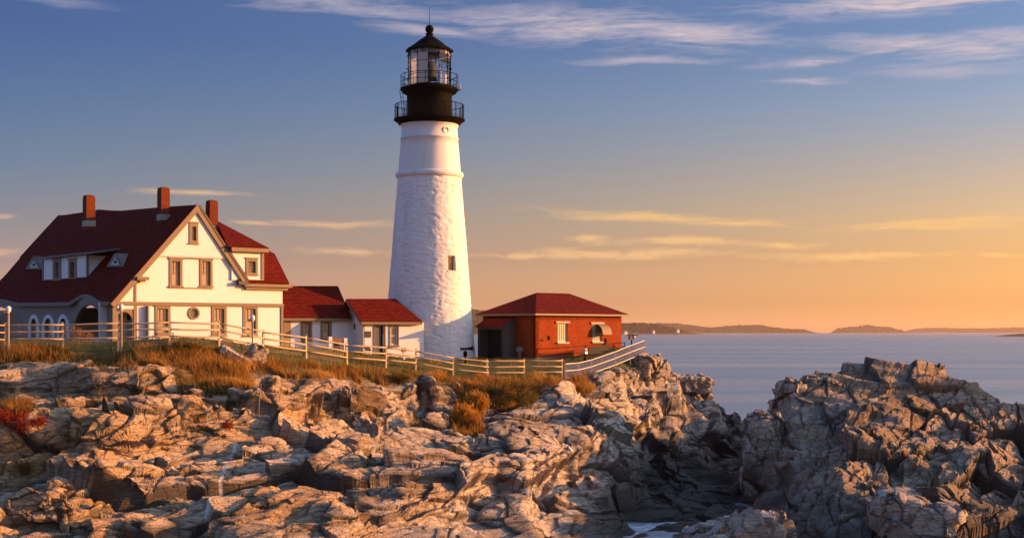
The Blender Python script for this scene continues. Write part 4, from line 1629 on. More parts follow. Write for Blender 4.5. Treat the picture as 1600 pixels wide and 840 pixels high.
ex_ = list(np.linspace(-33, 175, 90))
eav = [rp(x, eave_y(x)) for x in ex_]
ebase = rp(174, 474.3)
mb = MB()
mb.plate(Rl, outl[:-1] + eav + [(ov, ebase[1] - .05)], (), .05, .16)
rf = mb.build('roof', M_ROOF, house)
# right slope of the gable roof and closing slopes on the far side
dR = G.p(*eavR) - G.p(*apex)
Rr = Frame(G.p(*apex), Vh, -dR.normalized())
mb = MB()
mb.rect(Rr, -ov, 7.2, -dR.length - .15, 0, .14, .16)
mb.build('roof_slope', M_ROOF, house)
mb = MB()
bk = [Rl.p(a, b_, .1) for a, b_ in [outl[i] for i in (2, 4, 6, 8, 11)]]
far = [q + Uh * 4.5 + Vh * 1.2 - Z3 * min(4.2, q.z - 9.2) for q in bk]
for i in range(len(bk) - 1):
    mb.face([bk[i], bk[i + 1], far[i + 1], far[i]])
mb.build('roof_back', M_ROOF, house)
# dark strip and eave return at the right verge
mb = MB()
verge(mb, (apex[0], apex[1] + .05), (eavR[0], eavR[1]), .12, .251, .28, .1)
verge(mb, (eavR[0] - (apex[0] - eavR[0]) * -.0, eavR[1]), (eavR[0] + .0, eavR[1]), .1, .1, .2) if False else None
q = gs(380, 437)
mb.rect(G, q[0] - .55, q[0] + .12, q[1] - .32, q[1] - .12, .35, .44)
mb.build('verge_strip', paint('dark_strip', (.075, .06, .055), .6), house)
# ---- eyebrow eave: fascia following the wavy edge
mb = MB()
for i in range(len(ex_) - 1):
    p, q = Rl.p(*eav[i], .18), Rl.p(*eav[i + 1], .18)
    outn = -Uh
    h_ = .24
    a = [p + outn * .10, q + outn * .10, q + outn * .10 - Z3 * h_, p + outn * .10 - Z3 * h_]
    b4 = [x - outn * .35 for x in a]
    mb.face([a[0], a[1], a[2], a[3]][::-1])
    mb.face([a[0], a[1], b4[1], b4[0]])
    mb.face([a[3], a[2], b4[2], b4[3]][::-1])
mb.build('eave_fascia', paint('fascia_grey', (.15, .125, .11), .6), house)
# ---- porch side wall
Sf = Frame(G.p(eavL[0] + .22, 0), Vector((math.sin(PH), -math.cos(PH), 0)))
ss = Sf.see
holes = []
rings = []
for x0, x1, c0, c1 in ((45.3, 62.3, 48.8, 58.3), (66, 86.5, 70, 82), (90, 109, 94, 105.3)):
    a0, b1 = ss(x0, 491)
    a1, _ = ss(x1, 491)
    i0, ib = ss(c0, 497)
    i1, _ = ss(c1, 497)
    b0 = ss(80, 527)[1]
    holes.append(arch_loop(i0, i1, b0, ib))
    rings.append((arch_loop(a0, a1, b0 - .02, b1), arch_loop(i0, i1, b0 + .0, ib)))
big = []
for x0, x1, yt in ((115.5, 164, 476.5), (-42, 34, 479)):
    a0 = ss(x0, 500)[0]
    a1 = ss(x1, 500)[0]
    b1 = ss((x0 + x1) / 2, yt)[1]
    b0 = ss(140, 527.5)[1]
    big.append(arch_loop(a0, a1, b0, b1))
aE = ss(-140, 500)[0]
a1 = 0.0
bT = ss(100, 475)[1]
bK = ss(100, 512)[1]
bTT = bT
mb = MB()
up_out = [(aE, 0), (a1, 0), (a1, bT)]
top_x = [x for x in ex_ if x > -30][::-1]
up_out += [(ss(x, eave_y(x) + 2.0)[0], min(ss(x, eave_y(x) + 2.0)[1], 99)) for x in top_x if ss(x, 476)[0] < a1 - .05 and ss(x, 476)[0] > aE + .1]
up_out += [(aE, bT)]
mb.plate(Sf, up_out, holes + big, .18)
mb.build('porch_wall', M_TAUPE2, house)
mb = MB()
kx = [(-39, 33), (36, 44), (63.5, 65), (87.5, 89), (110, 114), (117, 172)]
for x0, x1 in ((-40, 43), (46.5, 63), (66.5, 86.5), (90, 107.5), (115, 172)):
    p0, p1 = ss(x0, 515)[0], ss(x1, 515)[0]
    b0, b1 = 0, ss(100, 528.5)[1]
    mb.rect(Sf, p0, p1, b0, b1, .05, .035)
mb.build('knee_wall', M_SIDE, house)
for o_, i_ in rings:
    mb = MB()
    mb.plate(Sf, o_, [i_[0:2] + i_[2:]], .2, .06)
    fr_ = mb.build('arch_surround', M_SHING, house)
    mb = MB()
    xs_ = [p[0] for p in i_]
    mb.plate(Sf, i_, (), .02, -.12)
    mb.build('pane', M_PANE, fr_)
for bg_ in big:
    mb = MB()
    # thin dark rim round the big arch
    cx_ = sum(p[0] for p in bg_) / len(bg_)
    rim = [((p[0] - cx_) * 1.07 + cx_, p[1] + .10 if p[1] > bK else p[1]) for p in bg_]
    mb.plate(Sf, rim, [bg_], .05, .03)
    mb.build('arch_rim', paint('arch_rim_grey', (.17, .145, .125), .6), house)
# inside the porch: back wall with door, floor
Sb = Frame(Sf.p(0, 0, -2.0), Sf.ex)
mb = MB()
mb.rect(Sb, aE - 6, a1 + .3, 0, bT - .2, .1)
mb.build('porch_back_wall', paint('porch_shade_white', (.26, .24, .22), .7), house)  # white wall, with the shade of the porch put into its colour
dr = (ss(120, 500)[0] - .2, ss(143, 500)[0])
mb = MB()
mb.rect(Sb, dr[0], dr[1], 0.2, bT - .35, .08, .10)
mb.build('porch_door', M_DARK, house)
mb = MB()
mb.rect(Sb, ss(151, 500)[0], ss(155.5, 500)[0], ss(150, 499)[1], ss(150, 491)[1], .06, .08)
mb.build('wall_lamp', M_DARK, house)
# ---- shed dormer on the left slope
base_pt = Rl.p(*rp(102, 437.5), .16)
D = Frame(Vector((base_pt.x, base_pt.y, 0)), Sf.ex)
ds = D.see
dp = lambda x0, x1, y0, y1: box4(D, x0, x1, y0, y1)
d0, d1 = ds(67.5, 420)[0], ds(136.5, 420)[0]
dzb, dzt = ds(100, 440)[1], ds(100, 402)[1]
cas = [dp(83, 96, 405.5, 436), dp(107.5, 120, 405.5, 436)]
gl = [dp(86.3, 92.8, 409.5, 433), dp(110.5, 117, 409.5, 433)]
mb = MB()
mb.plate(D, [(d0, dzb - .3), (d1, dzb - .3), (d1, dzt), (d0, dzt)], [rect_loop(g) for g in gl], .12)
dm = mb.build('dormer', M_SIDE, house)
mb = MB()
for a in (d0 + .02, d1 - .02):
    mb.rect(D, a - .09, a + .09, dzb, dzt, .1, .05)
mb.rect(D, d0 - .1, d1 + .1, dzb - .06, dzb + .06, .12, .08)
mb.build('dormer_trim', paint('dormer_trim_grey', (.16, .13, .115), .6), dm)
for c, g in zip(cas, gl):
    wq = window(house, D, c, g, M_PANE, 0.0, 1, 2)
# cheek (faces the gable end) and shed roof
E = Frame(D.p(d1, 0, 0), Uh * 1.0)
back = 2.6
mb = MB()
mb.face([D.p(d1, dzb - .3), D.p(d1, dzb - .3) + Uh * back, D.p(d1, dzt) + Uh * back, D.p(d1, dzt)])
mb.build('dormer_cheek', M_SIDE, dm)
mb = MB()
mb.face([D.p(d0, dzb - .3), D.p(d0, dzt), D.p(d0, dzt) + Uh * back, D.p(d0, dzb - .3) + Uh * back])
mb.build('dormer_cheek', M_SIDE, dm)
mb = MB()
e0, e1 = ds(56, 400)[0], ds(150, 400)[0]
tp = [D.p(e0, dzt + .02, .3), D.p(e1, dzt + .02, .3), D.p(e1, dzt + .55, -2.9), D.p(e0, dzt + .55, -2.9)]
mb.face([q + Z3 * .14 for q in tp])
mb.build('dormer_roof', M_ROOF, dm)
mb = MB()
for i in range(4):
    p, q = tp[i], tp[(i + 1) % 4]
    mb.face([p, q, q + Z3 * .138, p + Z3 * .138])
mb.face(tp[::-1])
mb.build('dormer_fascia', paint('dormer_fascia_grey', (.13, .105, .095), .6), dm)
# ---- triangular vents
for cx_, yb, yt, hw in ((56.5, 420.5, 400, 11.5), (184, 416.5, 395.5, 11.8)):
    bp = Rl.p(*rp(cx_, yb), .16)
    T = Frame(Vector((bp.x, bp.y, 0)), Sf.ex)
    ts = T.see
    o3 = [ts(cx_ - hw, yb), ts(cx_ + hw, yb), ts(cx_ + 1, yt)]
    k3 = [ts(cx_ - hw * .60, yb - 3.2), ts(cx_ + hw * .62, yb - 3.2), ts(cx_ + .8, yt + 6.0)]
    n3 = [ts(cx_ - hw * .30, yb - 5.0), ts(cx_ + hw * .34, yb - 5.0), ts(cx_ + .8, yt + 9.5)]
    mb = MB()
    mb.plate(T, o3, [k3], .1, .25)
    for i in range(3):
        p, q = o3[i], o3[(i + 1) % 3]
        mb.face([T.p(*p, .25), T.p(*q, .25), T.p(*q, -1.6), T.p(*p, -1.6)])
    vt = mb.build('triangular_vent', M_TAUPE2, house)
    mb = MB()
    mb.plate(T, k3, [n3], .05, .20)
    mb.build('vent_frame', M_WHITE, vt)
    mb = MB()
    mb.plate(T, n3, (), .03, .14)
    mb.build('louvre', M_DARK, vt)


# ---- chimneys
def chimney(px, py_top, py_bot, Y, sd=.62):
    c = at(px, py_bot, Y)
    top = at(px, py_top, Y).z
    h_ = top - c.z
    mb = MB()
    mb.box(c - Z3 * .8, Uh, Vh, Z3, sd, sd, h_ + .8 - .22)
    mb.box(c + Z3 * (h_ - .22), Uh, Vh, Z3, sd, sd, .22, .90)
    ch_ = mb.build('chimney', M_CHIM, rf)
    mb = MB()
    mb.box(c - Z3 * .55, Uh, Vh, Z3, sd + .06, sd + .06, .38)
    mb.build('flashing', M_LEAD, ch_)
    mb = MB()
    mb.box(c + Z3 * h_, Uh, Vh, Z3, sd * .5, sd * .5, .04)
    mb.build('flue', M_DARK, ch_)
    # (parts of a part: flattened to two levels below)
    return ch_


chims = [chimney(139, 305.5, 341, 95.5), chimney(255.5, 293.5, 331, 92.0, .60), chimney(331, 313.5, 349, 94.0, .60)]
for c in chims:
    c.parent = house
# ---- wing to the right: wall is part of the gable front; roof with wall dormer
be = gs(420, 444)[1]
e0, e1 = gs(376, 444)[0], gs(452.5, 444)[0]
Wr = Frame(G.p(0, be, .38), Uh, (-G.n + Z3 * 1.15).normalized())
wsee = Wr.see
pl = [wsee(374, 442.5), wsee(452.3, 442.2), wsee(441, 420), wsee(429.5, 396.5), wsee(413, 387), wsee(372, 366), wsee(337, 344), wsee(318, 352)]
mb = MB()
mb.plate(Wr, pl, (), .12, 0.0)
mb.build('wing_roof', M_ROOF, house)
mb = MB()
mb.rect(Frame(G.p(0, 0, 0), Uh), e0 + .1, e1, be - .20, be - .0, .36, .36)
mb.rect(Frame(G.p(0, 0, 0), Uh), e0 + .3, e1 - .25, be - .38, be - .201, .25, .2)
mb.build('wing_cornice', M_TAUPE, house)
# right end of the house and the back of the wing roof
Er = Frame(G.p(aR, 0, 0), Vh)
mb = MB()
mb.rect(Er, -.0, 6.5, 0, be, .15)
mb.build('end_wall', M_SIDE, house)
mb = MB()
r1, r2, r3, r4 = (Wr.p(*pl[i]) for i in (1, 2, 3, 4))
top_ = Wr.p(*pl[6])
mb.face([r1, r1 + Vh * 6.8, r3 + Vh * 4.0, r3])
mb.face([r3, r3 + Vh * 4.0, top_ + Vh * 1.5, top_])
mb.build('wing_roof_end', M_ROOF, house)
# wall dormer
bp = Wr.p(*wsee(388, 436.5))
Dw = Frame(Vector((bp.x, bp.y, 0)), Uh)
q = lambda x0, x1, y0, y1: box4(Dw, x0, x1, y0, y1)
wl = q(362, 411.5, 389.5, 438.5)
cw, gw = q(384, 402.5, 403.5, 429), q(387.5, 399, 408, 426.5)
mb = MB()
mb.plate(Dw, rect_loop(wl), [rect_loop(gw)], .12)
mb.face([Dw.p(wl[1], wl[2]), Dw.p(wl[1], wl[2], -2.2), Dw.p(wl[1], wl[3], -2.2), Dw.p(wl[1], wl[3])])
wd = mb.build('wall_dormer', M_SIDE, house)
window(house, Dw, cw, gw, M_PANE, 0.0, 2, 4)
mb = MB()
mb.rect(Dw, wl[1] - .16, wl[1] + .03, wl[2] + .1, wl[3] - .12, .1, .05)
dv = [Dw.see(358, 389), Dw.see(416, 390.5)]
mb.rect(Dw, dv[0][0], dv[1][0], wl[3] - .13, wl[3] + .13, .32, .36)
mb.build('dormer_cornice', M_TAUPE, wd)
E0, E1 = Dw.p(dv[0][0] - .3, wl[3] + .135, .40), Dw.p(dv[1][0] + .05, wl[3] + .135, .40)
apx = at(337, 343.5, E0.y + 3.2)
mb = MB()
mb.face([E0, E1, apx])
mb.face([E1, E1 + Vh * 4.5, apx + Vh * 1.0, apx])
mb.build('dormer_roof', M_ROOF, wd)
# garden bench by the gable wall
bn = thing('garden_bench', 'low dark bench against the lit gable wall of the house', 'bench', tuple(at(257, 535, 85.0)))
bz0 = 9.25
bc = at(257, 532, 85.2)
mb = MB()
mb.box((bc.x, bc.y, bc.z + .42), Uh, Vh, Z3, 1.1, .4, .06)
mb.build('seat', M_TAUPE2, bn)
mb = MB()
mb.box(Vector((bc.x, bc.y, bc.z + .6)) + Vh * .2, Uh, Vh, Z3, 1.1, .05, .25)
mb.build('backrest', M_TAUPE2, bn)
for i in (-1, 1):
    for j in (-1, 1):
        mb = MB()
        mb.box(Vector((bc.x, bc.y, bc.z - .2)) + Uh * (.48 * i) + Vh * (.15 * j), Uh, Vh, Z3, .07, .07, .62 if j < 0 else 1.02)
        mb.build('leg', M_TAUPE2, bn)
# ================================================================== the two low annexes between house and tower
P3_ = R(30)
U3 = Vector((math.cos(P3_), math.sin(P3_), 0))
V3_ = Vector((-math.sin(P3_), math.cos(P3_), 0))
o1 = at(443, HY, 95.0)
E1f = Frame((o1.x, o1.y, 7.9), U3)
an1 = thing('annex', 'white annex with taupe windows joined to the right end of the house', 'annex', (o1.x + 2, o1.y + 2, 7.9))
s1 = E1f.see
aw1 = s1(548, 520)[0]
ez1 = s1(500, 497)[1]
c1, g1 = box4(E1f, 470, 487.5, 501, 533), box4(E1f, 473.5, 484.3, 504.5, 531)
c2, g2 = box4(E1f, 501, 518, 501, 531.5), box4(E1f, 504.2, 514.2, 504, 529.5)
mb = MB()
mb.plate(E1f, [(-.6, 0), (aw1 + 1.2, 0), (aw1 + 1.2, ez1), (-.6, ez1)], [rect_loop(g1), rect_loop(g2)], .15)
mb.build('wall', M_SIDE, an1)
window(an1, E1f, c1, g1, M_BLIND, 0, 2, 2)
window(an1, E1f, c2, g2, M_BLIND, 0, 2, 2)
dq = box4(E1f, 441, 454, 500, 552)
mb = MB()
mb.rect(E1f, dq[0], dq[1], 0, dq[3], .08, .06)
dd_ = mb.build('door', M_TAUPE, an1)
mb = MB()
mb.rect(E1f, dq[0] + .1, dq[1] - .08, dq[3] - 1.9, dq[3] - .12, .02, .072)
mb.build('door_panel', paint('door_tan', (.26, .17, .09), .55), dd_)
pit = R(41)


def annex_roof(parent, fr, see, eave_y, px0, px1, ridge_px, name='roof', back_len=2.3, left_close=True):
    """roof slope that rises from the eave to the ridge; silhouette points given as seen"""
    be_ = see((px0 + px1) / 2, eave_y, .3)[1]
    rf_ = Frame(fr.p(0, be_, .3), fr.ex, (-fr.n * math.cos(pit) + Z3 * math.sin(pit)))
    pts = [rf_.see(px0, eave_y), rf_.see(px1, eave_y)] + [rf_.see(*q) for q in ridge_px]
    mb = MB()
    mb.plate(rf_, pts, (), .12, .0)
    # far slope
    rd = [rf_.p(*q) for q in pts[2:]]
    mb.face([rd[-1], rd[0], rd[0] + (-fr.n * 2.2 - Z3 * 2.0), rd[-1] + (-fr.n * 2.2 - Z3 * 2.0)])
    ro = mb.build(name, M_ROOF, parent)
    a0, a1 = fr.see(px0, eave_y, .3)[0], fr.see(px1, eave_y, .3)[0]
    mb = MB()
    mb.rect(fr, a0, a1, be_ - .24, be_ - .06, .3, .30)
    # verge board on the right
    p, q = rf_.p(*pts[1]), rf_.p(*pts[2])
    mb.bar(p - Z3 * .16, q - Z3 * .16, .06, .16)
    p, q = rf_.p(*pts[0]), rf_.p(*pts[-1])
    mb.bar(p - Z3 * .16, q - Z3 * .16, .06, .16)
    mb.build('eave_board', M_TAUPE, parent)
    return rf_, pts


R1, rp1 = annex_roof(an1, E1f, s1, 495.5, 439, 549, [(528, 446.5), (430, 446.5)])
# closing wall behind (right end)
mb = MB()
mb.face([E1f.p(aw1 + 1.0, 0), E1f.p(aw1 + 1.0, 0, -4), E1f.p(aw1 + 1.0, ez1, -4), E1f.p(aw1 + 1.0, ez1)])
mb.build('end_wall', M_SIDE, an1)

# ---- second annex at the foot of the tower
o2 = at(567, HY, 96.1)
E2f = Frame((o2.x, o2.y, 7.4), U3)
an2 = thing('tower_entry', 'small white entry building with open dark door against the tower foot', 'entry building', (o2.x + 2, o2.y + 1.5, 7.4))
s2 = E2f.see
aw2 = 4.6
ez2 = s2(610, 503)[1]
dq = box4(E2f, 583.5, 602.5, 508.5, 549)
g2 = box4(E2f, 609.3, 621.5, 510, 538.5)
c2 = box4(E2f, 608, 623, 508.5, 540)
mb = MB()
mb.plate(E2f, [(0, 0), (aw2, 0), (aw2, ez2), (0, ez2)], [[(dq[0] + .08, .02), (dq[1] - .08, .02), (dq[1] - .08, dq[3]), (dq[0] + .08, dq[3])], rect_loop(g2)], .15)
wl2 = mb.build('wall', M_SIDE, an2)
window(an2, E2f, c2, g2, M_BLIND, 0, 1, 2, sash_w=.075, sash_mat=M_WHITE)
# door case, recess and leaf
mb = MB()
mb.plate(E2f, [(dq[0], 0.02), (dq[1], 0.02), (dq[1], dq[3] + .1), (dq[0], dq[3] + .1)], [[(dq[0] + .1, .021), (dq[1] - .1, .021), (dq[1] - .1, dq[3] - .02), (dq[0] + .1, dq[3] - .02)]], .1, .04)
dc = mb.build('door_case', M_TAUPE, an2)
mb = MB()
mb.rect(E2f, dq[0] + .09, dq[0] + .09 + (dq[1] - dq[0]) * .55, .02, dq[3], .05, -.10)
mb.build('door', M_BLUEGREY, dc)
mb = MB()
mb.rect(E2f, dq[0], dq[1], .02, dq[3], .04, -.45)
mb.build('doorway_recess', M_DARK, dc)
pq = box4(E2f, 571, 579.5, 517, 526.8)
mb = MB()
mb.rect(E2f, *pq, .05, .05)
mb.build('wall_plaque', M_BRONZE, an2)
# left gable end
GL = Frame(E2f.p(0, 0, 0), Vector((math.sin(P3_), -math.cos(P3_), 0)))
gl_ = GL.see
R2, rp2 = annex_roof(an2, E2f, s2, 501.3, 564.8, 659.5, [(618.5, 466.5), (541, 466.5)])
rg = R2.p(*rp2[3])
rdist = (rg - E2f.p(0, 0, 0)).dot(-E2f.n)
rz = rg.z - 7.4 - .12
mb = MB()
wq = box4(GL, 550, 555.5, 505, 514)
wtop = ez2 + .22
mb.plate(GL, [(-rdist - 1.5, 0), (0, 0), (0, ez2), (-rdist, rz), (-rdist - 1.5, rz - 1)], [rect_loop(wq)], .15, .0)
mb.build('gable_wall', M_SIDE, an2)
mb = MB()
mb.rect(GL, *wq, .02, -.06)
mb.build('pane', M_PANE, an2)
tag(an2, an2['label'], 'entry building')

# ================================================================== brick fog-signal building
PB = R(43)
UB = Vector((math.cos(PB), math.sin(PB), 0))
VB = Vector((-math.sin(PB), math.cos(PB), 0))
cB = at(837, HY, 99.5)
cB.z = 7.6
bb = thing('brick_building', 'square red brick building with hipped red roof right of the tower', 'brick building', (cB.x, cB.y + 4, 7.75))
FB = Frame(cB, UB)
LB = Frame(cB, Vector((math.sin(PB), -math.cos(PB), 0)))     # left face: a runs to the corner (0)
fs, ls = FB.see, LB.see
lenB = fs(971, 520)[0]
widB = -ls(755, 520)[0]
zt = fs(837, 492.5)[1]
zpl = fs(837, 558.5)[1]
gA, gB = box4(FB, 871, 886.5, 504.5, 534), box4(FB, 925.5, 940, 506, 533)
mb = MB()
mb.plate(FB, [(0, zpl), (lenB, zpl), (lenB, zt), (0, zt)], [rect_loop(gA), rect_loop(gB)], .3)
mb.build('wall', M_BRICK, bb)
pe_ = box4(LB, 768, 792, 513, 560)
mb = MB()
mb.plate(LB, [(-widB, zpl), (0, zpl), (0, zt), (-widB, zt)], [], .3)
mb.build('side_wall', M_BRICK, bb)
mb = MB()
mb.rect(FB, -.05, lenB + .05, -.5, zpl - .001, .4, .06)
mb.rect(LB, -widB - .05, .0, -.5, zpl - .001, .4, .06)
mb.build('plinth', M_CONC, bb)
mb = MB()
mb.rect(FB, -.04, lenB + .04, zt - .34, zt - .26, .1, .04)
for i in range(46):
    a = lenB * i / 46
    mb.rect(FB, a, a + lenB / 92, zt - .259, zt - .18, .08, .05)
mb.build('dentil_course', M_BRICK, bb)
# hidden walls close the box
mb = MB()
p00, p10, p11, p01 = FB.p(0, 0), FB.p(lenB, 0), FB.p(lenB, 0) + VB * widB, FB.p(0, 0) + VB * widB
for p, q in ((p10, p11), (p11, p01)):
    mb.face([p, q, q + Z3 * zt, p + Z3 * zt])
mb.build('rear_wall', M_BRICK, bb)
# hipped roof
ovh = .42
c00 = FB.p(-0, zt) - UB * ovh - VB * ovh
c10 = FB.p(lenB, zt) + UB * ovh - VB * ovh
c11 = FB.p(lenB, zt) + UB * ovh + VB * (widB + ovh)
c01 = FB.p(0, zt) - UB * ovh + VB * (widB + ovh)
hw = widB / 2 + ovh
rz_ = at(841, 457, cB.y + 3.9).z
r0 = FB.p(0, 0) - UB * ovh + UB * hw + VB * (widB / 2)
r1 = FB.p(lenB, 0) + UB * ovh - UB * hw + VB * (widB / 2)
r0.z = r1.z = rz_
up_ = Z3 * .13
mb = MB()
mb.face([c00 + up_, c10 + up_, r1, r0])
mb.face([c10 + up_, c11 + up_, r1])
mb.face([c11 + up_, c01 + up_, r0, r1])
mb.face([c01 + up_, c00 + up_, r0])
mb.build('roof', M_ROOF, bb)
mb = MB()
for p, q in ((c00, c10), (c10, c11), (c11, c01), (c01, c00)):
    mb.face([p, q, q + up_ * .985, p + up_ * .985])
    m_ = (c00 + c11) / 2
    pi, qi = p + (m_ - p) * .16, q + (m_ - q) * .16
    mb.face([q, p, pi, qi])
mb.build('cornice', M_TAUPE, bb)
# barred windows with stone lintels and sills
for g in (gA, gB):
    a0, a1, b0, b1 = g
    mb = MB()
    mb.plate(FB, [(a0, b0), (a1, b0), (a1, b1), (a0, b1)], [[(a0 + .06, b0 + .06), (a1 - .06, b0 + .06), (a1 - .06, b1 - .06), (a0 + .06, b1 - .06)]], .08, -.08)
    wdw = mb.build('window', M_WHITE, bb)
    mb = MB()
    mb.rect(FB, a0 + .05, a1 - .05, b0 + .05, b1 - .05, .02, -.13)
    mb.build('pane', M_PANE, wdw)
    mb = MB()
    for i in range(1, 5):
        x = a0 + (a1 - a0) * i / 5
        mb.rect(FB, x - .03, x + .03, b0 + .06, b1 - .06, .03, -.085)
    for i in range(1, 9):
        z_ = b0 + (b1 - b0) * i / 9
        mb.rect(FB, a0 + .06, a1 - .06, z_ - .022, z_ + .022, .02, -.09)
    mb.build('grille', paint('cream_bars', (.62, .53, .38), .5), wdw)
    mb = MB()
    mb.rect(FB, a0 - .2, a1 + .2, b1 + .001, b1 + .14, .14, .09)
    mb.build('lintel', M_STONE, wdw)
    mb = MB()
    mb.rect(FB, a0 - .08, a1 + .1, b0 - .12, b0 - .001, .18, .13)
    mb.build('sill', M_STONE, wdw)
# curved hood over the second window
a0, a1, b0, b1 = gB
hood = MB()
segs = 10
rad = b1 - (b0 + (b1 - b0) * .42)
prof = [(rad * .95 * math.sin(t), b1 - .06 - rad + rad * math.cos(t)) for t in np.linspace(0, math.pi / 2, segs)]
aw0, aw1_ = a1 - .04, a1 + .52
wide0, wide1 = a0 + (a1 - a0) * .45, a1 + .42
prof = [(.02 + .62 * math.sin(t), b1 - .03 - rad * (1 - math.cos(t))) for t in np.linspace(0, math.pi / 2, segs)]
for i in range(segs - 1):
    (d0_, z0_), (d1_, z1_) = prof[i], prof[i + 1]
    p4 = [FB.p(wide0, z0_, d0_), FB.p(wide1, z0_, d0_), FB.p(wide1, z1_, d1_), FB.p(wide0, z1_, d1_)]
    hood.face(p4, smooth=True)
    hood.face([FB.p(wide0, z0_, d0_ - .03), FB.p(wide0, z1_, d1_ - .03), FB.p(wide1, z1_, d1_ - .03), FB.p(wide1, z0_, d0_ - .03)])
    for a in (wide0 + .001, wide1 - .001):
        hood.face([FB.p(a, prof[0][1], 0), FB.p(a, z0_, d0_), FB.p(a, z1_, d1_)])
        hood.face([FB.p(a, prof[0][1], 0), FB.p(a, z1_, d1_), FB.p(a, z1_, 0)])
hood.build('window_hood', paint('hood_tan', (.26, .175, .09), .7), bb)
# letter-like iron anchors left of the first window
mb = MB()
for x, y, w_, h_ in ((843.5, 531.5, 5, 1.6), (856.3, 527.5, 2.4, 6)):
    q = box4(FB, x, x + w_, y - h_ / 2, y + h_ / 2)
    mb.rect(FB, *q, .05, .05)
mb.build('wall_anchor', M_IRON, bb)
# porch on the shaded face: little lean-to with dark opening
pa0, pa1 = ls(765, 520)[0], ls(804, 520)[0]
ptop = ls(790, 510.5, 1.0)[1]
dep = 1.15
mb = MB()
mb.face([LB.p(pa1, 0, 0), LB.p(pa1, 0, dep), LB.p(pa1, ptop, dep), LB.p(pa1, ptop + .75, 0)])
mb.plate(Frame(LB.p(0, 0, dep), LB.ex), [(pa0, 0), (pa1, 0), (pa1, ptop), (pa0, ptop)], [[(pa0 + .18, .12), (pa1 - .10, .12), (pa1 - .10, ptop - .18), (pa0 + .18, ptop - .18)]], .12, .0)
mb.face([LB.p(pa0, 0, dep), LB.p(pa0, 0, 0), LB.p(pa0, ptop + .75, 0), LB.p(pa0, ptop, dep)])
po = mb.build('entry_porch', paint('porch_board_grey', (.11, .085, .075), .7), bb)
mb = MB()
mb.face([LB.p(pa0 - .15, ptop - .02, dep + .2), LB.p(pa1 + .15, ptop - .02, dep + .2), LB.p(pa1 + .15, ptop + .78, -.0), LB.p(pa0 - .15, ptop + .78, -.0)])
mb.build('porch_roof', M_ROOF, po)
mb = MB()
mb.rect(LB, pa0 + .1, pa1 - .05, 0, ptop, .04, .25)
mb.build('porch_interior', M_DARK, po)
mb = MB()
for i in range(7):
    a = pa0 + .45 + i * .24
    mb.rect(LB, a, a + .2, ptop + .80, ptop + .98 - (i % 2) * .05, .06, .10)
mb.build('flashing', M_LEAD, bb)
q = box4(LB, 811, 818.5, 541.5, 549)
mb = MB()
mb.rect(LB, *q, .2, .25)
eb = mb.build('meter_box', M_CONC, bb)
mb = MB()
mb.rect(LB, (q[0] + q[1]) / 2 - .08, (q[0] + q[1]) / 2 + .08, 0, q[2], .1, .2)
mb.build('meter_post', M_CONC, eb)
# ================================================================== fences and small things outside
M_RAIL = paint('weathered_wood', (0.48, 0.35, 0.21), 0.75, 0.2, 0.5)
M_WRAIL = paint('white_railing_paint', (0.62, 0.55, 0.50), 0.5)
POSTS = [(-128, 541, 76.9), (-42, 541, 77.3), (7.5, 541, 77.8), (99, 540, 78.6), (184, 538, 79.2), (264, 536.5, 79.9), (342, 537, 81.6), (411.5, 549.5, 83.6), (478.5, 558, 85.9), (542.5, 568.5, 88), (602.5, 572, 89.8), (649, 576.5, 91), (707.5, 587, 92), (762.5, 592, 93), (819, 591, 94.2), (877.5, 590.5, 95)]
pts = []
for px, py, Y in POSTS:
    q = at(px, py, Y)
    gz = ground_z(q.x, q.y)
    # stand on the ground where it is close to what the survey says
    pts.append(Vector((q.x, q.y, max(q.z, gz - .25))))
fence = thing('wooden_fence', 'long weathered wooden post and rail fence along the edge of the lawn', 'fence', tuple(pts[6]))
rnd = random.Random(5)
for i, p in enumerate(pts):
    mb = MB()
    nxt = pts[min(i + 1, len(pts) - 1)] - pts[max(i - 1, 0)]
    d = Vector((nxt.x, nxt.y, 0)).normalized()
    sd = Vector((-d.y, d.x, 0))
    lean = d * rnd.uniform(-.03, .03) + sd * rnd.uniform(-.03, .03)
    mb.box(p - Z3 * .8, d, sd, (Z3 + lean).normalized(), .115, .115, 2.11, .94)
    mb.build('post', M_RAIL, fence)
for i in range(len(pts) - 1):
    a, b_ = pts[i], pts[i + 1]
    for hgt in (1.17, .79, .40):
        mb = MB()
        j0, j1 = rnd.uniform(-.03, .03), rnd.uniform(-.03, .03)
        fwd = Vector((.05, -.07, 0))
        p, q = a + Z3 * (hgt + j0) + fwd, b_ + Z3 * (hgt + j1) + fwd
        m_ = (p + q) / 2 + Z3 * rnd.uniform(-.025, .01)
        mb.tube([p, p.lerp(m_, .5) + Z3 * .005, m_, q.lerp(m_, .5), q], [.042, .05, .053, .05, .042], 7)
        mb.build('rail', M_RAIL, fence)
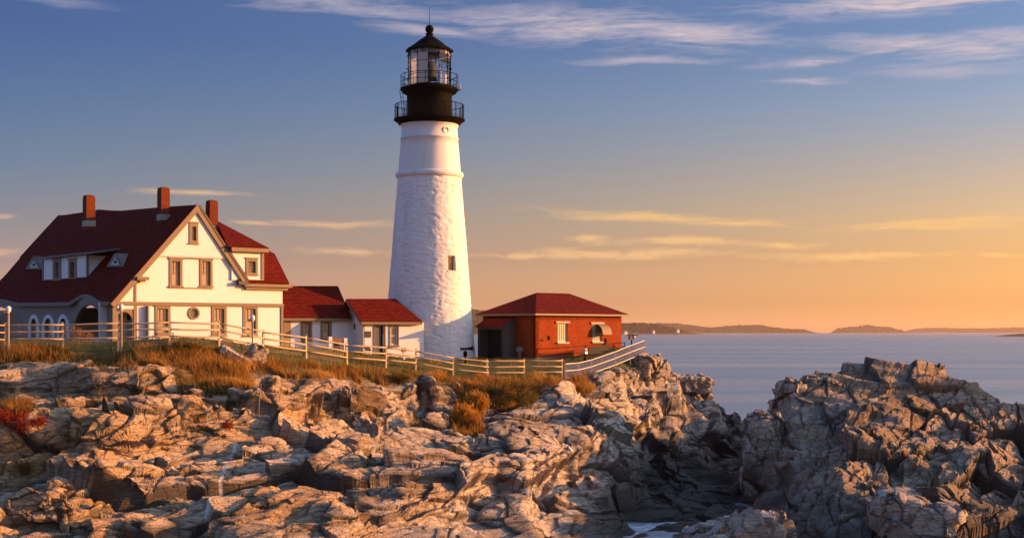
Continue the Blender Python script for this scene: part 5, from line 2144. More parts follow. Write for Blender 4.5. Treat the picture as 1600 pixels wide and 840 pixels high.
# wire mesh hung on the left bays
m_wire, nt, b, out = new_mat('wire_mesh')
uv = N(nt, 'UVMap').outputs[0]
sp = N(nt, 'SeparateXYZ')
nt.links.new(uv, sp.inputs[0])
d1 = mth(nt, 'FRACT', mth(nt, 'MULTIPLY', mth(nt, 'ADD', sp.outputs[0], sp.outputs[1]), 14.0))
d2 = mth(nt, 'FRACT', mth(nt, 'MULTIPLY', mth(nt, 'SUBTRACT', sp.outputs[0], sp.outputs[1]), 14.0))
wm = mth(nt, 'MAXIMUM', mth(nt, 'LESS_THAN', d1, 0.075), mth(nt, 'LESS_THAN', d2, 0.075))
nt.links.new(wm, b.inputs['Alpha'])
b.inputs['Base Color'].default_value = (.3, .27, .24, 1)
b.inputs['Roughness'].default_value = .5
for i in range(0, 9):
    mb = MB()
    a, b_ = pts[i], pts[i + 1]
    bk = Vector((-.02, .09, 0))
    mb.face([a + bk + Z3 * .03, b_ + bk + Z3 * .03, b_ + bk + Z3 * 1.15, a + bk + Z3 * 1.15])
    mb.build('wire_panel', m_wire, fence)

# white railing that climbs to the cliff point
RL_PX = [(883, 592, 95.2), (904, 590, 96.6), (924, 585, 98.2), (961, 571.5, 101.2), (985, 561.5, 103.3), (1007.5, 553, 105.4)]
rp_ = [at(*q) for q in RL_PX]
wr = thing('white_railing', 'white picket railing climbing the rock to the cliff point', 'railing', tuple(rp_[0]))
for p in rp_:
    mb = MB()
    mb.box(p - Z3 * .4, Vector((1, 0, 0)), Vector((0, 1, 0)), Z3, .07, .07, 1.46)
    mb.build('post', M_WRAIL, wr)
for i in range(len(rp_) - 1):
    a, b_ = rp_[i], rp_[i + 1]
    mb = MB()
    for h_ in (1.02, .55, .08):
        mb.bar(a + Z3 * h_, b_ + Z3 * h_, .05, .045)
    n_ = max(3, int((b_ - a).length / .11))
    for k in range(1, n_):
        p = a.lerp(b_, k / n_)
        mb.box(p + Z3 * .04, Vector((1, 0, 0)), Vector((0, 1, 0)), Z3, .034, .03, .98)
    mb.build('picket_panel', M_WRAIL, wr)

# dark pipe railing and information board before the brick building
DK = [(838, 562, 99.3), (914.5, 560, 100.3), (958, 556.5, 102.5), (976, 555, 103.6)]
dk = [at(*q) for q in DK]
dr_ = thing('pipe_railing', 'thin dark pipe railing with a long board before the brick building', 'railing', tuple(dk[1]))
for p, h_ in zip(dk, (.75, .92, .95, .95)):
    mb = MB()
    mb.tube([p - Z3 * .3, p + Z3 * h_], .03, 6)
    mb.build('post', M_IRON, dr_)
for i in range(len(dk) - 1):
    for f_ in (.98, .45):
        mb = MB()
        hs = (.75, .92, .95, .95)
        mb.tube([dk[i] + Z3 * hs[i] * f_, dk[i + 1] + Z3 * hs[i + 1] * f_], .022, 6)
        mb.build('rail', M_IRON, dr_)
mb = MB()
a, b_ = dk[1] + Z3 * .28 + Vector((.25, -.06, 0)), dk[2] + Z3 * .30 + Vector((-.3, -.06, 0))
mb.bar(a + Z3 * .28, b_ + Z3 * .28, .04, .52)
mb.build('board', M_DARK, dr_)


# lamp posts along the lawn
def path_lamp(px, ptop, pbot, Y, label):
    p = at(px, pbot, Y)
    h_ = (pbot - ptop) * Y / F
    t = thing('path_lamp', label, 'lamp post', tuple(p), 'wooden lamp posts along the fence')
    mb = MB()
    mb.box(p - Z3 * .4, Vector((1, 0, 0)), Vector((0, 1, 0)), Z3, .085, .085, h_ + .4 - .34)
    mb.build('post', M_RAIL, t)
    mb = MB()
    mb.lathe((p.x, p.y), [(.05, p.z + h_ - .34), (.12, p.z + h_ - .32), (.15, p.z + h_ - .12), (.10, p.z + h_ - .02), (.0001, p.z + h_ + .02)], 14)
    mb.build('lamp_shade', M_WHITE, t)
    mb = MB()
    mb.box(p + Z3 * (h_ - .38) + Vector((-.1, -.05, 0)), Vector((1, 0, 0)), Vector((0, 1, 0)), Z3, .26, .2, .16)
    mb.build('bracket', M_RAIL, t)
    return t


path_lamp(13, 478, 544, 77.4, 'wooden lamp post with white globe at the far left end of the fence')
path_lamp(189.5, 475, 538.5, 78.8, 'wooden lamp post with white globe before the porch corner of the house')
path_lamp(394.5, 492, 546.5, 82.8, 'wooden lamp post with white globe before the right end of the lit gable wall')

# bell in its white stand
pb = [at(515.5, 553, 94.2), at(539, 555, 94.6)]
bs = thing('fog_bell', 'dark bell hung from an orange beam between two white posts', 'bell', tuple(pb[0]))
for p in pb:
    mb = MB()
    mb.box(p - Z3 * .3, U3, V3_, Z3, .24, .24, 1.46)
    mb.build('post', M_WHITE, bs)
mb = MB()
mb.bar(pb[0] + Z3 * .98 + U3 * .1, pb[1] + Z3 * .98 - U3 * .1, .2, .22)
mb.build('beam', paint('orange_beam', (.42, .16, .03), .6), bs)
c = pb[0].lerp(pb[1], .45)
mb = MB()
mb.lathe((c.x, c.y), [(.30, c.z + .40), (.27, c.z + .46), (.20, c.z + .58), (.16, c.z + .74), (.10, c.z + .82), (.04, c.z + .87)], 18)
mb.build('bell', M_IRON, bs)
# reading stand
p = at(574.5, 557, 94.6)
ls_ = thing('reading_stand', 'small sloping sign on two thin legs beside the entry door', 'sign', tuple(p))
for s_ in (-.13, .13):
    mb = MB()
    mb.tube([p + U3 * s_ - Z3 * .25, p + U3 * s_ + Z3 * .52], .022, 6)
    mb.build('leg', M_IRON, ls_)
mb = MB()
Fr = Frame(p + Z3 * .55, U3, (V3_ * .75 + Z3 * .65).normalized())
mb.rect(Fr, -.2, .2, -.18, .18, .05, 0)
mb.build('panel', M_BRONZE, ls_)
# box on a post
p = at(631, 557.5, 95)
bp_ = thing('post_box', 'small brown box on a short post in front of the tower foot', 'box', tuple(p))
mb = MB()
mb.box(p - Z3 * .3, U3, V3_, Z3, .14, .14, .66)
mb.build('post', M_WHITE, bp_)
mb = MB()
mb.box(p + Z3 * .355, U3, V3_, Z3, .29, .24, .25)
mb.build('box', paint('brown_box', (.34, .17, .07), .6), bp_)
# fog horn on a stand
p = at(727, 561.5, 96.6)
fh = thing('fog_horn', 'black trumpet horn on a post beside the tower foot', 'horn', tuple(p))
mb = MB()
mb.tube([p - Z3 * .3, p + Z3 * .62], .06, 8)
mb.build('stand', M_IRON, fh)
mb = MB()
mb.box(p + Z3 * .22 + Vector((0, -.05, 0)), Vector((1, 0, 0)), Vector((0, 1, 0)), Z3, .26, .2, .34)
mb.build('driver_box', M_IRON, fh)
hc = p + Z3 * .74
mb = MB()
ax = Vector((1, -.15, .06)).normalized()
L_ = [(-.32, .15), (-.28, .10), (-.18, .075), (.0, .07), (.2, .08), (.38, .11), (.50, .17), (.55, .20)]
mb.tube([hc + ax * a for a, _ in L_], [r for _, r in L_], 14)
mb.build('trumpet', M_IRON, fh)
mb = MB()
for k in range(5):
    mb.box(hc + ax * (-.12 + k * .12) - Z3 * .14, Vector((1, 0, 0)), Vector((0, 1, 0)), Z3, .05, .1, .1)
mb.build('mounting', M_IRON, fh)
# coin viewer
p = at(914, 562, 98.6)
cv_ = thing('coin_viewer', 'grey coin operated viewer on a pedestal before the brick wall', 'viewer', tuple(p))
mb = MB()
mb.lathe((p.x, p.y), [(.13, p.z - .2), (.13, p.z + .04), (.055, p.z + .08), (.05, p.z + .42)], 12)
mb.build('pedestal', M_IRON, cv_)
mb = MB()
mb.box(p + Z3 * .42, UB, VB, Z3, .26, .30, .34, .8)
mb.lathe((p.x, p.y), [(.13, p.z + .755), (.1, p.z + .80), (.001, p.z + .82)], 12)
hd = mb.build('head', paint('viewer_silver', (.45, .43, .4), .35), cv_)
mb = MB()
for s_ in (-.07, .07):
    mb.tube([p + Z3 * .66 + UB * s_ - VB * .14, p + Z3 * .66 + UB * s_ - VB * .24], .045, 10)
mb.build('eyepiece', M_IRON, hd)
# twin lantern on a post at the point
p = at(987, 560, 104.6)
tl_ = thing('twin_lantern', 'post with two lantern heads under a flat bar near the cliff point', 'lantern', tuple(p))
mb = MB()
mb.tube([p - Z3 * .2, p + Z3 * 1.40], .045, 8)
mb.build('post', M_IRON, tl_)
mb = MB()
mb.box(p + Z3 * 1.72, Vector((1, 0, 0)), Vector((0, 1, 0)), Z3, .95, .12, .05)
mb.build('bar', M_IRON, tl_)
for s_ in (-.15, .15):
    mb = MB()
    c = p + Vector((s_, 0, 1.40))
    mb.lathe((c.x, c.y), [(.05, c.z), (.10, c.z + .06), (.14, c.z + .31), (.0001, c.z + .315)], 8)
    mb.build('lantern_head', paint('amber_glass', (.55, .33, .14), .4), tl_)


# ------------------------------------------------------------------ single blocks of rock
def rock_block(name, label, c, size, rot, seed, cat='boulder', mat=None, wetv=0.0, sharp=5.0, n=44, amps=(.16, .07), group=None):
    g = np.linspace(-1, 1, n)
    fs_ = []
    for ax in range(3):
        for s in (-1, 1):
            a, b_ = np.meshgrid(g, g)
            q = np.zeros((n * n, 3), f32)
            q[:, ax] = s
            q[:, (ax + 1) % 3] = a.ravel()
            q[:, (ax + 2) % 3] = b_.ravel() * s
            fs_.append(q)
    V = np.concatenate(fs_)
    nl = (np.abs(V) ** sharp).sum(1) ** (1 / sharp)
    U = V / nl[:, None]
    Pw = U * np.array(size, f32) / 2
    nn = np.sign(U) * np.abs(U) ** (sharp - 1)
    nn /= np.linalg.norm(nn, axis=1, keepdims=True)
    sm_ = min(size)
    def plan(q, sd):
        f1, f2, rel, h = voronoi(q.astype(f32), sd, .85)
        tv = (np.stack([hf(h, 6), hf(h, 7), hf(h, 8)], 1) - .5) * 2
        return .5 * (hf(h, 5) - .5) + .9 * (rel * tv).sum(1), f2 - f1, h

    k1, e1, h1 = plan(Pw / f32(sm_ * .6) + seed * 3.7, seed)
    k2, e2, h2 = plan(Pw / f32(sm_ * .25) + seed * 1.7, seed + 3)
    d = (k1 - k1.mean()) / k1.std() * amps[0] * sm_ * .5 + (k2 - k2.mean()) / k2.std() * amps[1] * sm_ * .5
    Pw = Pw + nn * d[:, None]
    M = np.array(Matrix.Rotation(rot[2], 3, 'Z') @ Matrix.Rotation(rot[1], 3, 'Y') @ Matrix.Rotation(rot[0], 3, 'X'))
    Pw = Pw @ M.T
    fc = []
    for f_ in range(6):
        o_ = f_ * n * n
        for j in range(n - 1):
            for i in range(n - 1):
                q = o_ + j * n + i
                fc.append((q, q + 1, q + n + 1, q + n))
    me = bpy.data.meshes.new(name)
    me.from_pydata([tuple(q) for q in Pw], [], fc)
    cr = np.maximum(1 - sstep(0, .08, e1), (1 - sstep(0, .08, e2)) * .5)
    add_attr(me, 'crack', cr)
    add_attr(me, 'tone', (hf(h1, 9) - .5) * .8)
    add_attr(me, 'wet', np.full(len(Pw), wetv))
    add_attr(me, 'soil', np.zeros(len(Pw)))
    bm = bmesh.new()
    bm.from_mesh(me)
    bmesh.ops.remove_doubles(bm, verts=bm.verts, dist=0.012 * sm_)
    bm.to_mesh(me)
    bm.free()
    me.shade_flat()
    me.materials.append(mat or M_ROCK)
    o = bpy.data.objects.new(name, me)
    COL.objects.link(o)
    o.location = c
    tag(o, label, cat, group)
    return o


rb = rock_block
rb('boulder', 'pale square boulder standing on the grassy brow below the fence', at(401, 553, 81.2), (.95, .9, 1.0), (.2, .3, .6), 3, 'boulder', None, 0, 7, 30, (.08, .03))
rb('boulder', 'flat tilted slab lying in the grass just left of the pale square boulder', at(368, 556, 80.6), (1.9, 1.2, .5), (.1, .5, .2), 5, 'boulder', None, 0, 7, 30, (.08, .03))
rb('boulder', 'flat rounded rock by the red bush at the left edge', at(38, 684, 68.3), (2.6, 1.8, .9), (.1, .15, .3), 8)
rb('cliff_block', 'tall orange-lit rock block at the very tip of the cliff point', at(1008, 590, 105.0), (2.5, 2.4, 3.0), (.05, .06, R(50)), 11, 'rock', None, 0, 10, 44, (.09, .04))
rb('cliff_block', 'orange-lit rock block below the white railing, left of the tip block', at(966, 602, 101.0), (2.6, 2.0, 2.3), (.05, .12, R(46)), 13, 'rock', None, 0, 9, 44, (.09, .04))
rb('cliff_block', 'low wedge of lit rock under the lower end of the white railing', at(936, 603, 97.2), (1.9, 1.3, 1.2), (.1, .3, R(45)), 15, 'rock', None, 0, 6)
rb('rock_slab', 'dark overhanging slab pointing seaward behind the cliff point', at(1064, 598, 114.5), (4.6, 2.6, 1.3), (.05, .10, R(12)), 17, 'rock slab', None, 0, 8, 44, (.12, .06))
rb('boulder', 'broad cracked boulder at the bottom edge between gully and outcrop', at(1150, 858, 64.0), (4.4, 3.0, 2.6), (.05, -.1, .4), 19, 'boulder', M_ROCK)
rb('boulder', 'big squarish boulder at the lower right foot of the outcrop', at(1430, 812, 63.5), (3.8, 2.4, 2.2), (.1, .2, -.3), 23)
rb('boulder', 'blocky dark boulder on the left shoulder of the outcrop', at(1248, 622, 87.2), (2.7, 2.2, 1.9), (.05, .05, .5), 27, 'boulder', None, 0, 6)
rb('boulder', 'lit boulder beside the blocky dark one on the outcrop shoulder', at(1305, 614, 87.6), (1.9, 1.6, 1.7), (.1, .2, .7), 29, 'boulder', None, 0, 6)
rb('boulder', 'leaning tall rock at the left foot of the outcrop by the gully', at(1188, 712, 83.4), (1.7, 2.0, 5.2), (.0, .10, .3), 31, 'boulder', None, .0, 5, 56, (.10, .05))

# ------------------------------------------------------------------ bank of rock out of frame to the right (it shades the lower ledges)
bx = np.linspace(51, 72, 90)
by = np.linspace(78, 150, 200)
BX, BY = np.meshgrid(bx, by)
crest = np.interp(BY, [78, 84, 88, 92, 96, 100, 104, 112, 120, 130, 140, 150], [2, 5.0, 8.0, 12.8, 13.0, 11.2, 11.4, 12.4, 13.0, 12.0, 8, 1])
prof_ = np.interp(BX, [51, 53, 56, 60, 66, 72], [-.3, .55, .95, 1.0, .7, -.2])
BZ = crest * prof_ - .6
bp3 = np.stack([BX, BY, BZ], -1).reshape(-1, 3).astype(f32)
hb, cb, tb = fracture(bp3, 301, [(3.4, (1, 1.6, .8), (0, R(20), R(20)), .5, 1.2, (.06, .15)), (1.3, (1, 1.6, .8), (0, R(20), R(20)), .2, 1.2, (.08, .08))], warp=.14)
bp3 = bp3 + grid_normals(bp3, 200, 90) * hb[:, None]
meb, ub = sheet_mesh('rock_bank', bp3, 200, 90)
for k, v_ in (('crack', cb), ('tone', tb), ('wet', (1 - sstep(.3, 1.4, bp3[:, 2])) * .9), ('soil', cb * 0)):
    add_attr(meb, k, v_)
meb.materials.append(M_ROCK)
o = structure(bpy.data.objects.new('rock_bank', meb))
COL.objects.link(o)
# ================================================================== far shores and haze
m_wood, nt, b, out = new_mat('far_woods')
tc = N(nt, 'TexCoord').outputs['Object']
sz = N(nt, 'SeparateXYZ')
nt.links.new(tc, sz.inputs[0])
c = mix(nt, noise(nt, tc, 0.03, 5, 0.7), (0.012, 0.014, 0.008), (0.085, 0.05, 0.02))
shore = ramp(nt, mth(nt, 'MULTIPLY_ADD', noise(nt, tc, 0.02, 3), -9.0, sz.outputs[2]), [(0.0, 1), (1.0, 0)])
c = mix(nt, mth(nt, 'MULTIPLY', shore, 0.8), c, (0.22, 0.15, 0.10))
nt.links.new(c, b.inputs['Base Color'])
b.inputs['Roughness'].default_value = 1.0
b.inputs['Specular IOR Level'].default_value = 0.0


def far_shore(name, label, Y, prof, depth, tree=6.0, seed=0, step_px=0.45, mat=None):
    """wooded shore: crest heights given as seen, real distance, depth and tree-sized lumps"""
    xs_ = np.arange(prof[0][0], prof[-1][0] + step_px, step_px)
    top = np.interp(xs_, [p[0] for p in prof], [p[1] for p in prof])
    nd = 40
    dd = np.linspace(0, 1, nd)
    XX, DD = np.meshgrid(xs_, dd)
    Tz = CZ + (HY - top)[None, :] * (Y + depth * .45) / F
    shp = np.interp(DD, [0, .06, .25, .45, .7, 1], [-.02, .10, .62, 1.0, .7, -.05])
    YY = Y + DD * depth
    X = (XX - CX) / F * Y * (1 + 0.0 * DD)
    Zz = (Tz + 1) * shp - 1
    q = np.stack([X, YY, Zz], -1).reshape(-1, 3).astype(f32)
    lump = (fbm(q / f32(16.0) * np.array((1, .6, 0), f32), seed + 5, 3) - .42) * tree * 2.2 * np.clip((q[:, 2] - 1) / 10, 0, 1)
    q[:, 2] += lump
    me, _ = sheet_mesh(name, q, nd, len(xs_))
    me.materials.append(mat or m_wood)
    o = structure(bpy.data.objects.new(name, me))
    COL.objects.link(o)
    o['label'] = label
    return o


far_shore('near_shore', 'dark wooded shore across the water right of the brick building', 5000, [(560, 492), (640, 486), (700, 482), (745, 483), (800, 492), (900, 500), (975, 505), (1000, 504.5), (1020, 505.5), (1040, 506), (1055, 510), (1072, 514), (1085, 518.5), (1100, 521), (1122, 522.3)], 500, 7, 1)
far_shore('middle_shore', 'low hazy wooded island chain along the horizon', 8800, [(960, 506), (1010, 505), (1060, 504.5), (1085, 507), (1100, 509), (1118, 511.5), (1140, 511), (1158, 509), (1180, 508), (1205, 508.3), (1225, 511.5), (1250, 514), (1275, 515), (1290, 520)], 900, 9, 3)
far_shore('wooded_island', 'single hazy wooded island on the horizon', 10400, [(1316, 520.5), (1322, 513.5), (1335, 512), (1350, 510), (1365, 508.5), (1385, 509.5), (1400, 511.5), (1415, 514.5), (1428, 520.5)], 500, 14, 5)
far_shore('farthest_shore', 'pale farthest shore along the horizon', 12600, [(1432, 520.5), (1440, 515), (1450, 513.4), (1470, 512), (1520, 512.5), (1560, 513), (1600, 511.5), (1680, 510), (1760, 512)], 700, 8, 7)
m_ledge, nt, b, out = new_mat('dark_ledge')
b.inputs['Base Color'].default_value = (0.03, 0.022, 0.018, 1)
b.inputs['Roughness'].default_value = .9
far_shore('sea_ledge', 'dark low rock ledge in the water at the right edge', 2900, [(1555, 526), (1566, 524.5), (1580, 522.5), (1600, 521), (1630, 520.5), (1660, 522), (1690, 526)], 60, .6, 9, .3, m_ledge)
# houses among the far trees
M_FARW = paint('far_house_white', (.55, .48, .42), .7)
M_FARR = paint('far_house_roof', (.12, .09, .08), .8)


def far_house(px, py, w_, lab):
    p = at(px, py, 4995)
    t = thing('far_house', lab, 'house', tuple(p), 'white houses on the far shore')
    ux, uy = Vector((.8, .6, 0)), Vector((-.6, .8, 0))
    mb = MB()
    mb.box(p - Z3 * 6, ux, uy, Z3, w_, w_ * .7, 6 + w_ * .45)
    mb.build('wall', M_FARW, t)
    mb = MB()
    b0 = p + Z3 * (w_ * .45)
    a_ = [b0 + ux * (i * w_ * .55) + uy * (j * w_ * .4) for i, j in ((-1, -1), (1, -1), (1, 1), (-1, 1))]
    r_ = [b0 + ux * (i * w_ * .55) + Z3 * w_ * .38 for i in (-1, 1)]
    mb.face([a_[0], a_[1], r_[1], r_[0]])
    mb.face([a_[2], a_[3], r_[0], r_[1]])
    mb.face([a_[1], a_[2], r_[1]])
    mb.face([a_[3], a_[0], r_[0]])
    mb.build('roof', M_FARR, t)


far_house(1021, 518.5, 9, 'white house on the far shore, left of two in the trees')
far_house(1059, 517.0, 10, 'white house on the far shore, right of two in the trees')
far_house(977, 520.5, 13, 'large pale house on the far shore beside the brick building corner')

# the air
hz, nt, b, out = new_mat('haze')
nt.nodes.remove(b)
pv = N(nt, 'VolumePrincipled')
pv.inputs['Color'].default_value = (0.95, 0.72, 0.55, 1)
pv.inputs['Density'].default_value = HAZE_D
pv.inputs['Anisotropy'].default_value = 0.35
nt.links.new(pv.outputs[0], out.inputs['Volume'])
bm = bmesh.new()
bmesh.ops.create_cube(bm, size=1)
for v in bm.verts:
    v.co.x *= 18400
    v.co.y = -60 if v.co.y < 0 else 14200
    v.co.z = -4.2 if v.co.z < 0 else 112
me = bpy.data.meshes.new('haze')
bm.to_mesh(me)
bm.free()
me.materials.append(hz)
o = structure(bpy.data.objects.new('haze', me), 'stuff')
COL.objects.link(o)
# ================================================================== plants
RNG = np.random.default_rng(12)


def leaf_mat(name, stops, trans=0.35):
    m, nt, b, out = new_mat(name)
    t = N(nt, 'Attribute', attribute_name='tint').outputs['Fac']
    c = ramp(nt, t, stops)
    nt.links.new(c, b.inputs['Base Color'])
    b.inputs['Roughness'].default_value = 0.8
    b.inputs['Specular IOR Level'].default_value = 0.15
    tr = N(nt, 'BsdfTranslucent')
    nt.links.new(c, tr.inputs[0])
    mx = N(nt, 'MixShader', i_0=trans)
    nt.links.new(b.outputs[0], mx.inputs[1])
    nt.links.new(tr.outputs[0], mx.inputs[2])
    nt.links.new(mx.outputs[0], out.inputs[0])
    return m


def blades(name, pos, h, wd, lean, tint, mat, parent=None, origin=None):
    """one mesh of bent tapering blades (two segments each)"""
    n = len(pos)
    a = RNG.uniform(0, 2 * np.pi, n)
    side = np.stack([np.cos(a), np.sin(a), np.zeros(n)], 1) * (wd / 2)[:, None]
    la = RNG.uniform(0, 2 * np.pi, n)
    ld = np.stack([np.cos(la), np.sin(la), np.zeros(n)], 1) * (lean * h)[:, None]
    ld[:, 0] -= h * 0.12
    up = np.stack([np.zeros(n), np.zeros(n), h], 1)
    mid = pos + up * .55 + ld * .35
    tip = pos + up + ld
    V = np.stack([pos - side, pos + side, mid + side * .75, mid - side * .75, tip], 1)
    if origin is not None:
        V = V - np.array(origin)
    V = V.reshape(-1, 3)
    me = bpy.data.meshes.new(name)
    me.vertices.add(n * 5)
    me.vertices.foreach_set('co', V.astype(f32).ravel())
    base = (np.arange(n) * 5)[:, None]
    lp = np.concatenate([base + np.array([0, 1, 2, 3]), base + np.array([3, 2, 4])], 1).astype(np.int32)
    me.loops.add(n * 7)
    me.loops.foreach_set('vertex_index', lp.ravel())
    st = (np.arange(n) * 7)[:, None] + np.array([0, 4])
    me.polygons.add(n * 2)
    me.polygons.foreach_set('loop_start', st.astype(np.int32).ravel())
    me.polygons.foreach_set('loop_total', np.tile(np.array([4, 3], np.int32), n))
    me.update(calc_edges=True)
    add_attr(me, 'tint', np.repeat(np.clip(tint, 0, 1), 5))
    me.materials.append(mat)
    o = bpy.data.objects.new(name, me)
    COL.objects.link(o)
    if parent is not None:
        o.parent = parent
    return o


M_LAWN = leaf_mat('lawn_blades', [(0, (0.07, 0.09, 0.015)), (0.5, (0.14, 0.125, 0.02)), (1, (0.27, 0.16, 0.035))], .4)
M_TALL = leaf_mat('dry_grass_blades', [(0, (0.05, 0.06, 0.012)), (0.22, (0.12, 0.09, 0.018)), (0.4, (0.20, 0.09, 0.02)), (0.7, (0.40, 0.19, 0.035)), (1, (0.54, 0.32, 0.09))], .45)
M_REDLEAF = leaf_mat('red_leaves', [(0, (0.10, 0.014, 0.008)), (0.5, (0.30, 0.03, 0.010)), (1, (0.42, 0.09, 0.02))], .45)
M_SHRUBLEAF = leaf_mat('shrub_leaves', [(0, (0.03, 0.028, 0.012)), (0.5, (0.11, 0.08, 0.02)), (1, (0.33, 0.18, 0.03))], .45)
M_GOLD = leaf_mat('golden_plumes', [(0, (0.16, 0.06, 0.012)), (0.5, (0.38, 0.17, 0.025)), (1, (0.52, 0.28, 0.05))], .5)
M_STEM = paint('twig', (.09, .06, .035), .85)


def scatter(weight, n, region=None):
    """n spots on the headland drawn with the given weight (per vertex, times cell area)"""
    wgt = weight * CELL
    if region is not None:
        wgt = wgt * region
    cs = np.cumsum(wgt)
    k = np.searchsorted(cs, RNG.uniform(0, cs[-1], n))
    k = np.clip(k, 0, len(HP) - 1)
    pos = HP[k].copy()
    pos[:, 0] += RNG.uniform(-.05, .05, n)
    pos[:, 1] += RNG.uniform(-.05, .05, n)
    pos[:, 2] -= .015
    return pos, k


infr = ((Hpx > -110) & (Hpx < 1010)).astype(f32)
clump = np.clip((fbm(p3 * 1.3, 201, 3) - .40) * 5, 0, 1)
clump2 = np.clip((fbm(p3 * .5, 205, 3) - .36) * 4, 0.05, 1)
# lawn: short, denser towards the fence where it is seen from the side
near = sstep(104, 84, HP[:, 1])
pos, k = scatter(np.clip(lawn, 0, 1) * (0.25 + near), 70000, infr)
tn = np.clip((fbm(pos.astype(f32) * .7, 210, 3) - .3) * 1.6 + RNG.normal(0, .12, len(pos)), 0, 1)
structure(blades('lawn_grass', pos, RNG.uniform(.05, .13, len(pos)) * (1 + .6 * tn), RNG.uniform(.02, .045, len(pos)), RNG.uniform(.1, .6, len(pos)), tn, M_LAWN), 'stuff')
# taller growth along the fence foot
ff = np.exp(-((HP[:, 1] - fY - .2) / .5) ** 2) * infr * (Hpx < 930)
pos, k = scatter(ff * clump2, 9000)
structure(blades('fence_foot_grass', pos, RNG.uniform(.10, .38, len(pos)), RNG.uniform(.015, .035, len(pos)), RNG.uniform(.1, .5, len(pos)), RNG.uniform(.2, .9, len(pos)), M_TALL), 'stuff')
# dry tall grass on the brow and slope
pos, k = scatter(np.clip(Hveg, 0, 1) * (clump2 * clump2 + .06), 62000, infr)
tn = np.clip((fbm(pos.astype(f32) * .55, 220, 3) - .28) * 2.0 + RNG.normal(0, .16, len(pos)), 0, 1)
hg = RNG.uniform(.16, .52, len(pos)) * (.5 + .8 * tn)
structure(blades('tall_dry_grass', pos, hg, RNG.uniform(.018, .045, len(pos)), RNG.uniform(.1, .55, len(pos)), tn, M_TALL), 'stuff')
pos, k = scatter(np.clip(Hveg, 0, 1) * (clump2 + .1), 5000, infr)
structure(blades('seed_stalks', pos, RNG.uniform(.4, .85, len(pos)), RNG.uniform(.010, .02, len(pos)), RNG.uniform(.1, .5, len(pos)), RNG.uniform(.6, 1, len(pos)), M_TALL), 'stuff')
# tufts in the joints
pos, k = scatter(Hpocket * (clump + .02), 14000, infr)
structure(blades('ledge_grass', pos, RNG.uniform(.08, .32, len(pos)), RNG.uniform(.015, .035, len(pos)), RNG.uniform(.2, .7, len(pos)), RNG.uniform(.2, 1, len(pos)), M_TALL), 'stuff')


def shrub(name, label, cat, spots, n_leaf, leaf, mat, n_stem=26, blade=False, group=None, up=.6):
    """spots: list of (centre of base, radius, height): a bush of twigs with leaves all through its volume"""
    c0 = spots[0][0]
    t = thing(name, label, cat, tuple(c0), group)
    wts = np.array([r * r * h for _, r, h in spots])
    wts = wts / wts.sum()
    mb = MB()
    tips = []
    for (c, r, h), wt in zip(spots, wts):
        for q in range(max(5, int(n_stem * wt))):
            a, e = RNG.uniform(0, 2 * np.pi), RNG.uniform(.1, 1) ** .6
            tip = c + Vector((math.cos(a) * r * e, math.sin(a) * r * e, h * RNG.uniform(.6, 1.0) * math.sqrt(max(.1, 1 - .75 * e * e))))
            m_ = c.lerp(tip, .5) + Vector((RNG.normal(0, .06), RNG.normal(0, .06), RNG.uniform(0, .1) * h))
            root = c + Vector((math.cos(a) * r * e * .25, math.sin(a) * r * e * .25, -.15))
            mb.tube([root, m_, tip], [.018, .012, .004], 4, cap=False)
            tips.append((root, m_, tip, h))
    if len(spots) > 1:
        mb.tube([c - Z3 * .04 for c, _, _ in spots], .02, 5)
    mb.build('stem', M_STEM, t)
    P_, H_, T_ = [], [], []
    for q in range(n_leaf):
        root, m_, tip, h = tips[int(RNG.integers(len(tips)))]
        f_ = RNG.uniform(.12, 1.0) ** (.6)
        p = (root.lerp(m_, f_ * 2) if f_ < .5 else m_.lerp(tip, f_ * 2 - 1))
        s_ = leaf * 2.4
        p = p + Vector((RNG.normal(0, s_), RNG.normal(0, s_), RNG.normal(0, s_)))
        P_.append(p)
        T_.append(f_)
    P_ = np.array([tuple(p) for p in P_])
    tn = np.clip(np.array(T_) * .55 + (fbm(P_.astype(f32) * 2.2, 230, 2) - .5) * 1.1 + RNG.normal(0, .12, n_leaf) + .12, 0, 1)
    ln = RNG.uniform(.7, 1.5, n_leaf) * leaf * (2.4 if blade else 1.3)
    wd_ = ln * (.16 if blade else .62)
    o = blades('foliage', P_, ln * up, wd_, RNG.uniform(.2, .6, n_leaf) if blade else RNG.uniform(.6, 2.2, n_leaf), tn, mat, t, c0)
    return t


def G_(px, py, Y):
    # the spot on the finished ground seen there, closest to the expected distance
    ci = min(max(int(round((px + 130) / 1.6)), 0), Hnc - 1)
    col = HP.reshape(Hnr, Hnc, 3)[:, ci]
    vy = HY - (col[:, 2] - CZ) / col[:, 1] * F
    top_ = np.minimum.accumulate(vy)
    cost = np.abs(vy - py) * .06 + np.abs(col[:, 1] - Y) * .12 + np.where(vy > top_ + 1.0, 2.0, 0)
    q = col[int(np.argmin(cost))]
    return Vector((float(q[0]), float(q[1]), float(q[2])))


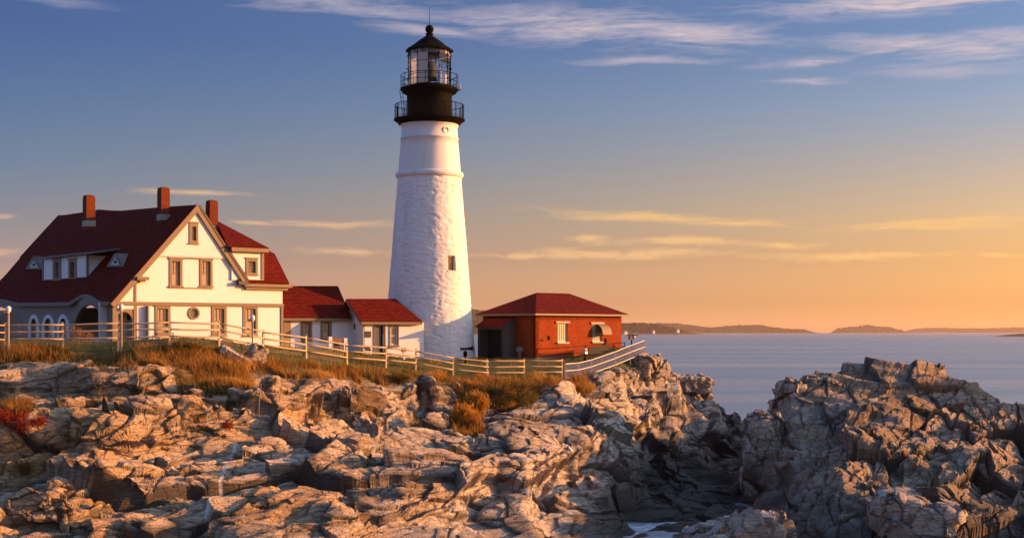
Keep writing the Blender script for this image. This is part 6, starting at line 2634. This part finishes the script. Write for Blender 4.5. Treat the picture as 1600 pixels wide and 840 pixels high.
shrub('shrub', 'wide dark green shrub with golden tips in front of the fence below the brick building', 'shrub',
      [(G_(812, 630, 88), 1.0, 1.9), (G_(838, 628, 88.5), .8, 1.8), (G_(790, 634, 87.6), .9, 1.5), (G_(825, 638, 87), .9, 1.3)], 9000, .055, M_SHRUBLEAF, 60, True)
shrub('shrub', 'low dusky shrub left of the wide golden-tipped one', 'shrub', [(G_(760, 632, 87.5), .9, 1.5), (G_(775, 640, 86.5), .8, 1.1)], 4200, .05, M_SHRUBLEAF, 40)
shrub('grass_tuft', 'tall glowing orange grass tuft lowest on the ledge below the shrubs', 'grass tuft', [(G_(724, 674, 80), .7, 1.6), (G_(740, 676, 79.6), .5, 1.0)], 4200, .075, M_GOLD, 60, True, up=1.0)
shrub('grass_tuft', 'orange grass tuft between the glowing lower tuft and the shrubs', 'grass tuft', [(G_(747, 646, 84), .65, 1.4)], 3000, .07, M_GOLD, 40, True, up=1.0)
shrub('bush', 'low red leaved bush at the left edge of the rocks', 'bush', [(G_(-8, 666, 71), 1.4, 1.1), (G_(24, 668, 70.4), 1.0, .85), (G_(-30, 672, 70), 1.1, .8), (G_(45, 672, 70), .7, .5)], 9500, .05, M_REDLEAF, 40)
shrub('bush', 'small red bush right beside the larger red one on the left rocks', 'bush', [(G_(58, 664, 70.8), .45, .4)], 1100, .045, M_REDLEAF, 14)
shrub('bush', 'tiny red plant in a crack of the sunlit ledge', 'plant', [(G_(357, 668, 71.8), .32, .3)], 500, .04, M_REDLEAF, 10)
shrub('bush', 'dark bush at the top of the brow under the fence before the gable', 'bush', [(G_(283, 549, 79.2), .9, .6), (G_(262, 551, 79.0), .6, .45), (G_(305, 551, 79.1), .7, .5)], 5200, .05, M_SHRUBLEAF, 40)
shrub('bush', 'dark round bush on the slope right of centre below the fence', 'bush', [(G_(626, 596, 88.2), .7, .65)], 2400, .05, M_SHRUBLEAF, 24)
shrub('garden_plant', 'thin rust coloured plants against the white porch wall', 'plant', [(G_(120, 538, 82.5), .35, 1.1), (G_(128, 538, 82.6), .3, .8), (G_(141, 538, 82.8), .25, .7)], 900, .05, M_GOLD, 14, True)
shrub('bush', 'bristly golden tuft below the low end of the white railing', 'bush', [(G_(905, 612, 94.2), .5, .55)], 1500, .05, M_GOLD, 20, True)


# weathered stake among the ledges
p = G_(405, 652, 74.6)
st = MB()
st.tube([p - Z3 * .3, p + Vector((.06, 0, .8)), p + Vector((.14, .05, 1.75))], [.035, .03, .025], 7)
tag(st.build('weathered_stake', paint('grey_stake', (.2, .17, .15), .8)), 'thin leaning grey stake stuck among the upper rock ledges', 'stake')
# gull
p = G_(887, 712, 77.6)
gl = thing('gull', 'small white gull standing on the shaded rock ledge', 'bird', tuple(p))
mb = MB()
ax = Vector((-.35, -.1, .9)).normalized()
bpts = [(p + Vector((.10, 0, .10)), .015), (p + Vector((.08, 0, .15)), .06), (p + Vector((.04, 0, .22)), .10), (p + Vector((0, 0, .29)), .095), (p + Vector((-.03, 0, .36)), .06), (p + Vector((-.045, 0, .41)), .05), (p + Vector((-.05, 0, .46)), .048), (p + Vector((-.06, 0, .50)), .012)]
mb.tube([q for q, _ in bpts], [r for _, r in bpts], 10)
mb.build('body', paint('gull_white', (.8, .79, .77), .7, .02), gl)
mb = MB()
mb.tube([p + Vector((-.09, -.0, .455)), p + Vector((-.17, -.01, .44))], [.018, .004], 6)
mb.build('beak', paint('beak_yellow', (.5, .3, .05), .5), gl)
for s_ in (-.04, .04):
    mb = MB()
    mb.tube([p + Vector((.03, s_, -.04)), p + Vector((.03, s_, .16))], .012, 5)
    mb.build('leg', paint('gull_leg', (.4, .22, .1), .6), gl)
    mb = MB()
    w_ = [(p + Vector((-.02, s_ * 2.2, .36)), .02), (p + Vector((.05, s_ * 2.4, .26)), .05), (p + Vector((.13, s_ * 1.6, .13)), .03), (p + Vector((.18, s_ * .8, .06)), .006)]
    mb.tube([q for q, _ in w_], [r for _, r in w_], 8)
    mb.build('wing', paint('gull_grey', (.42, .42, .44), .7, .02), gl)
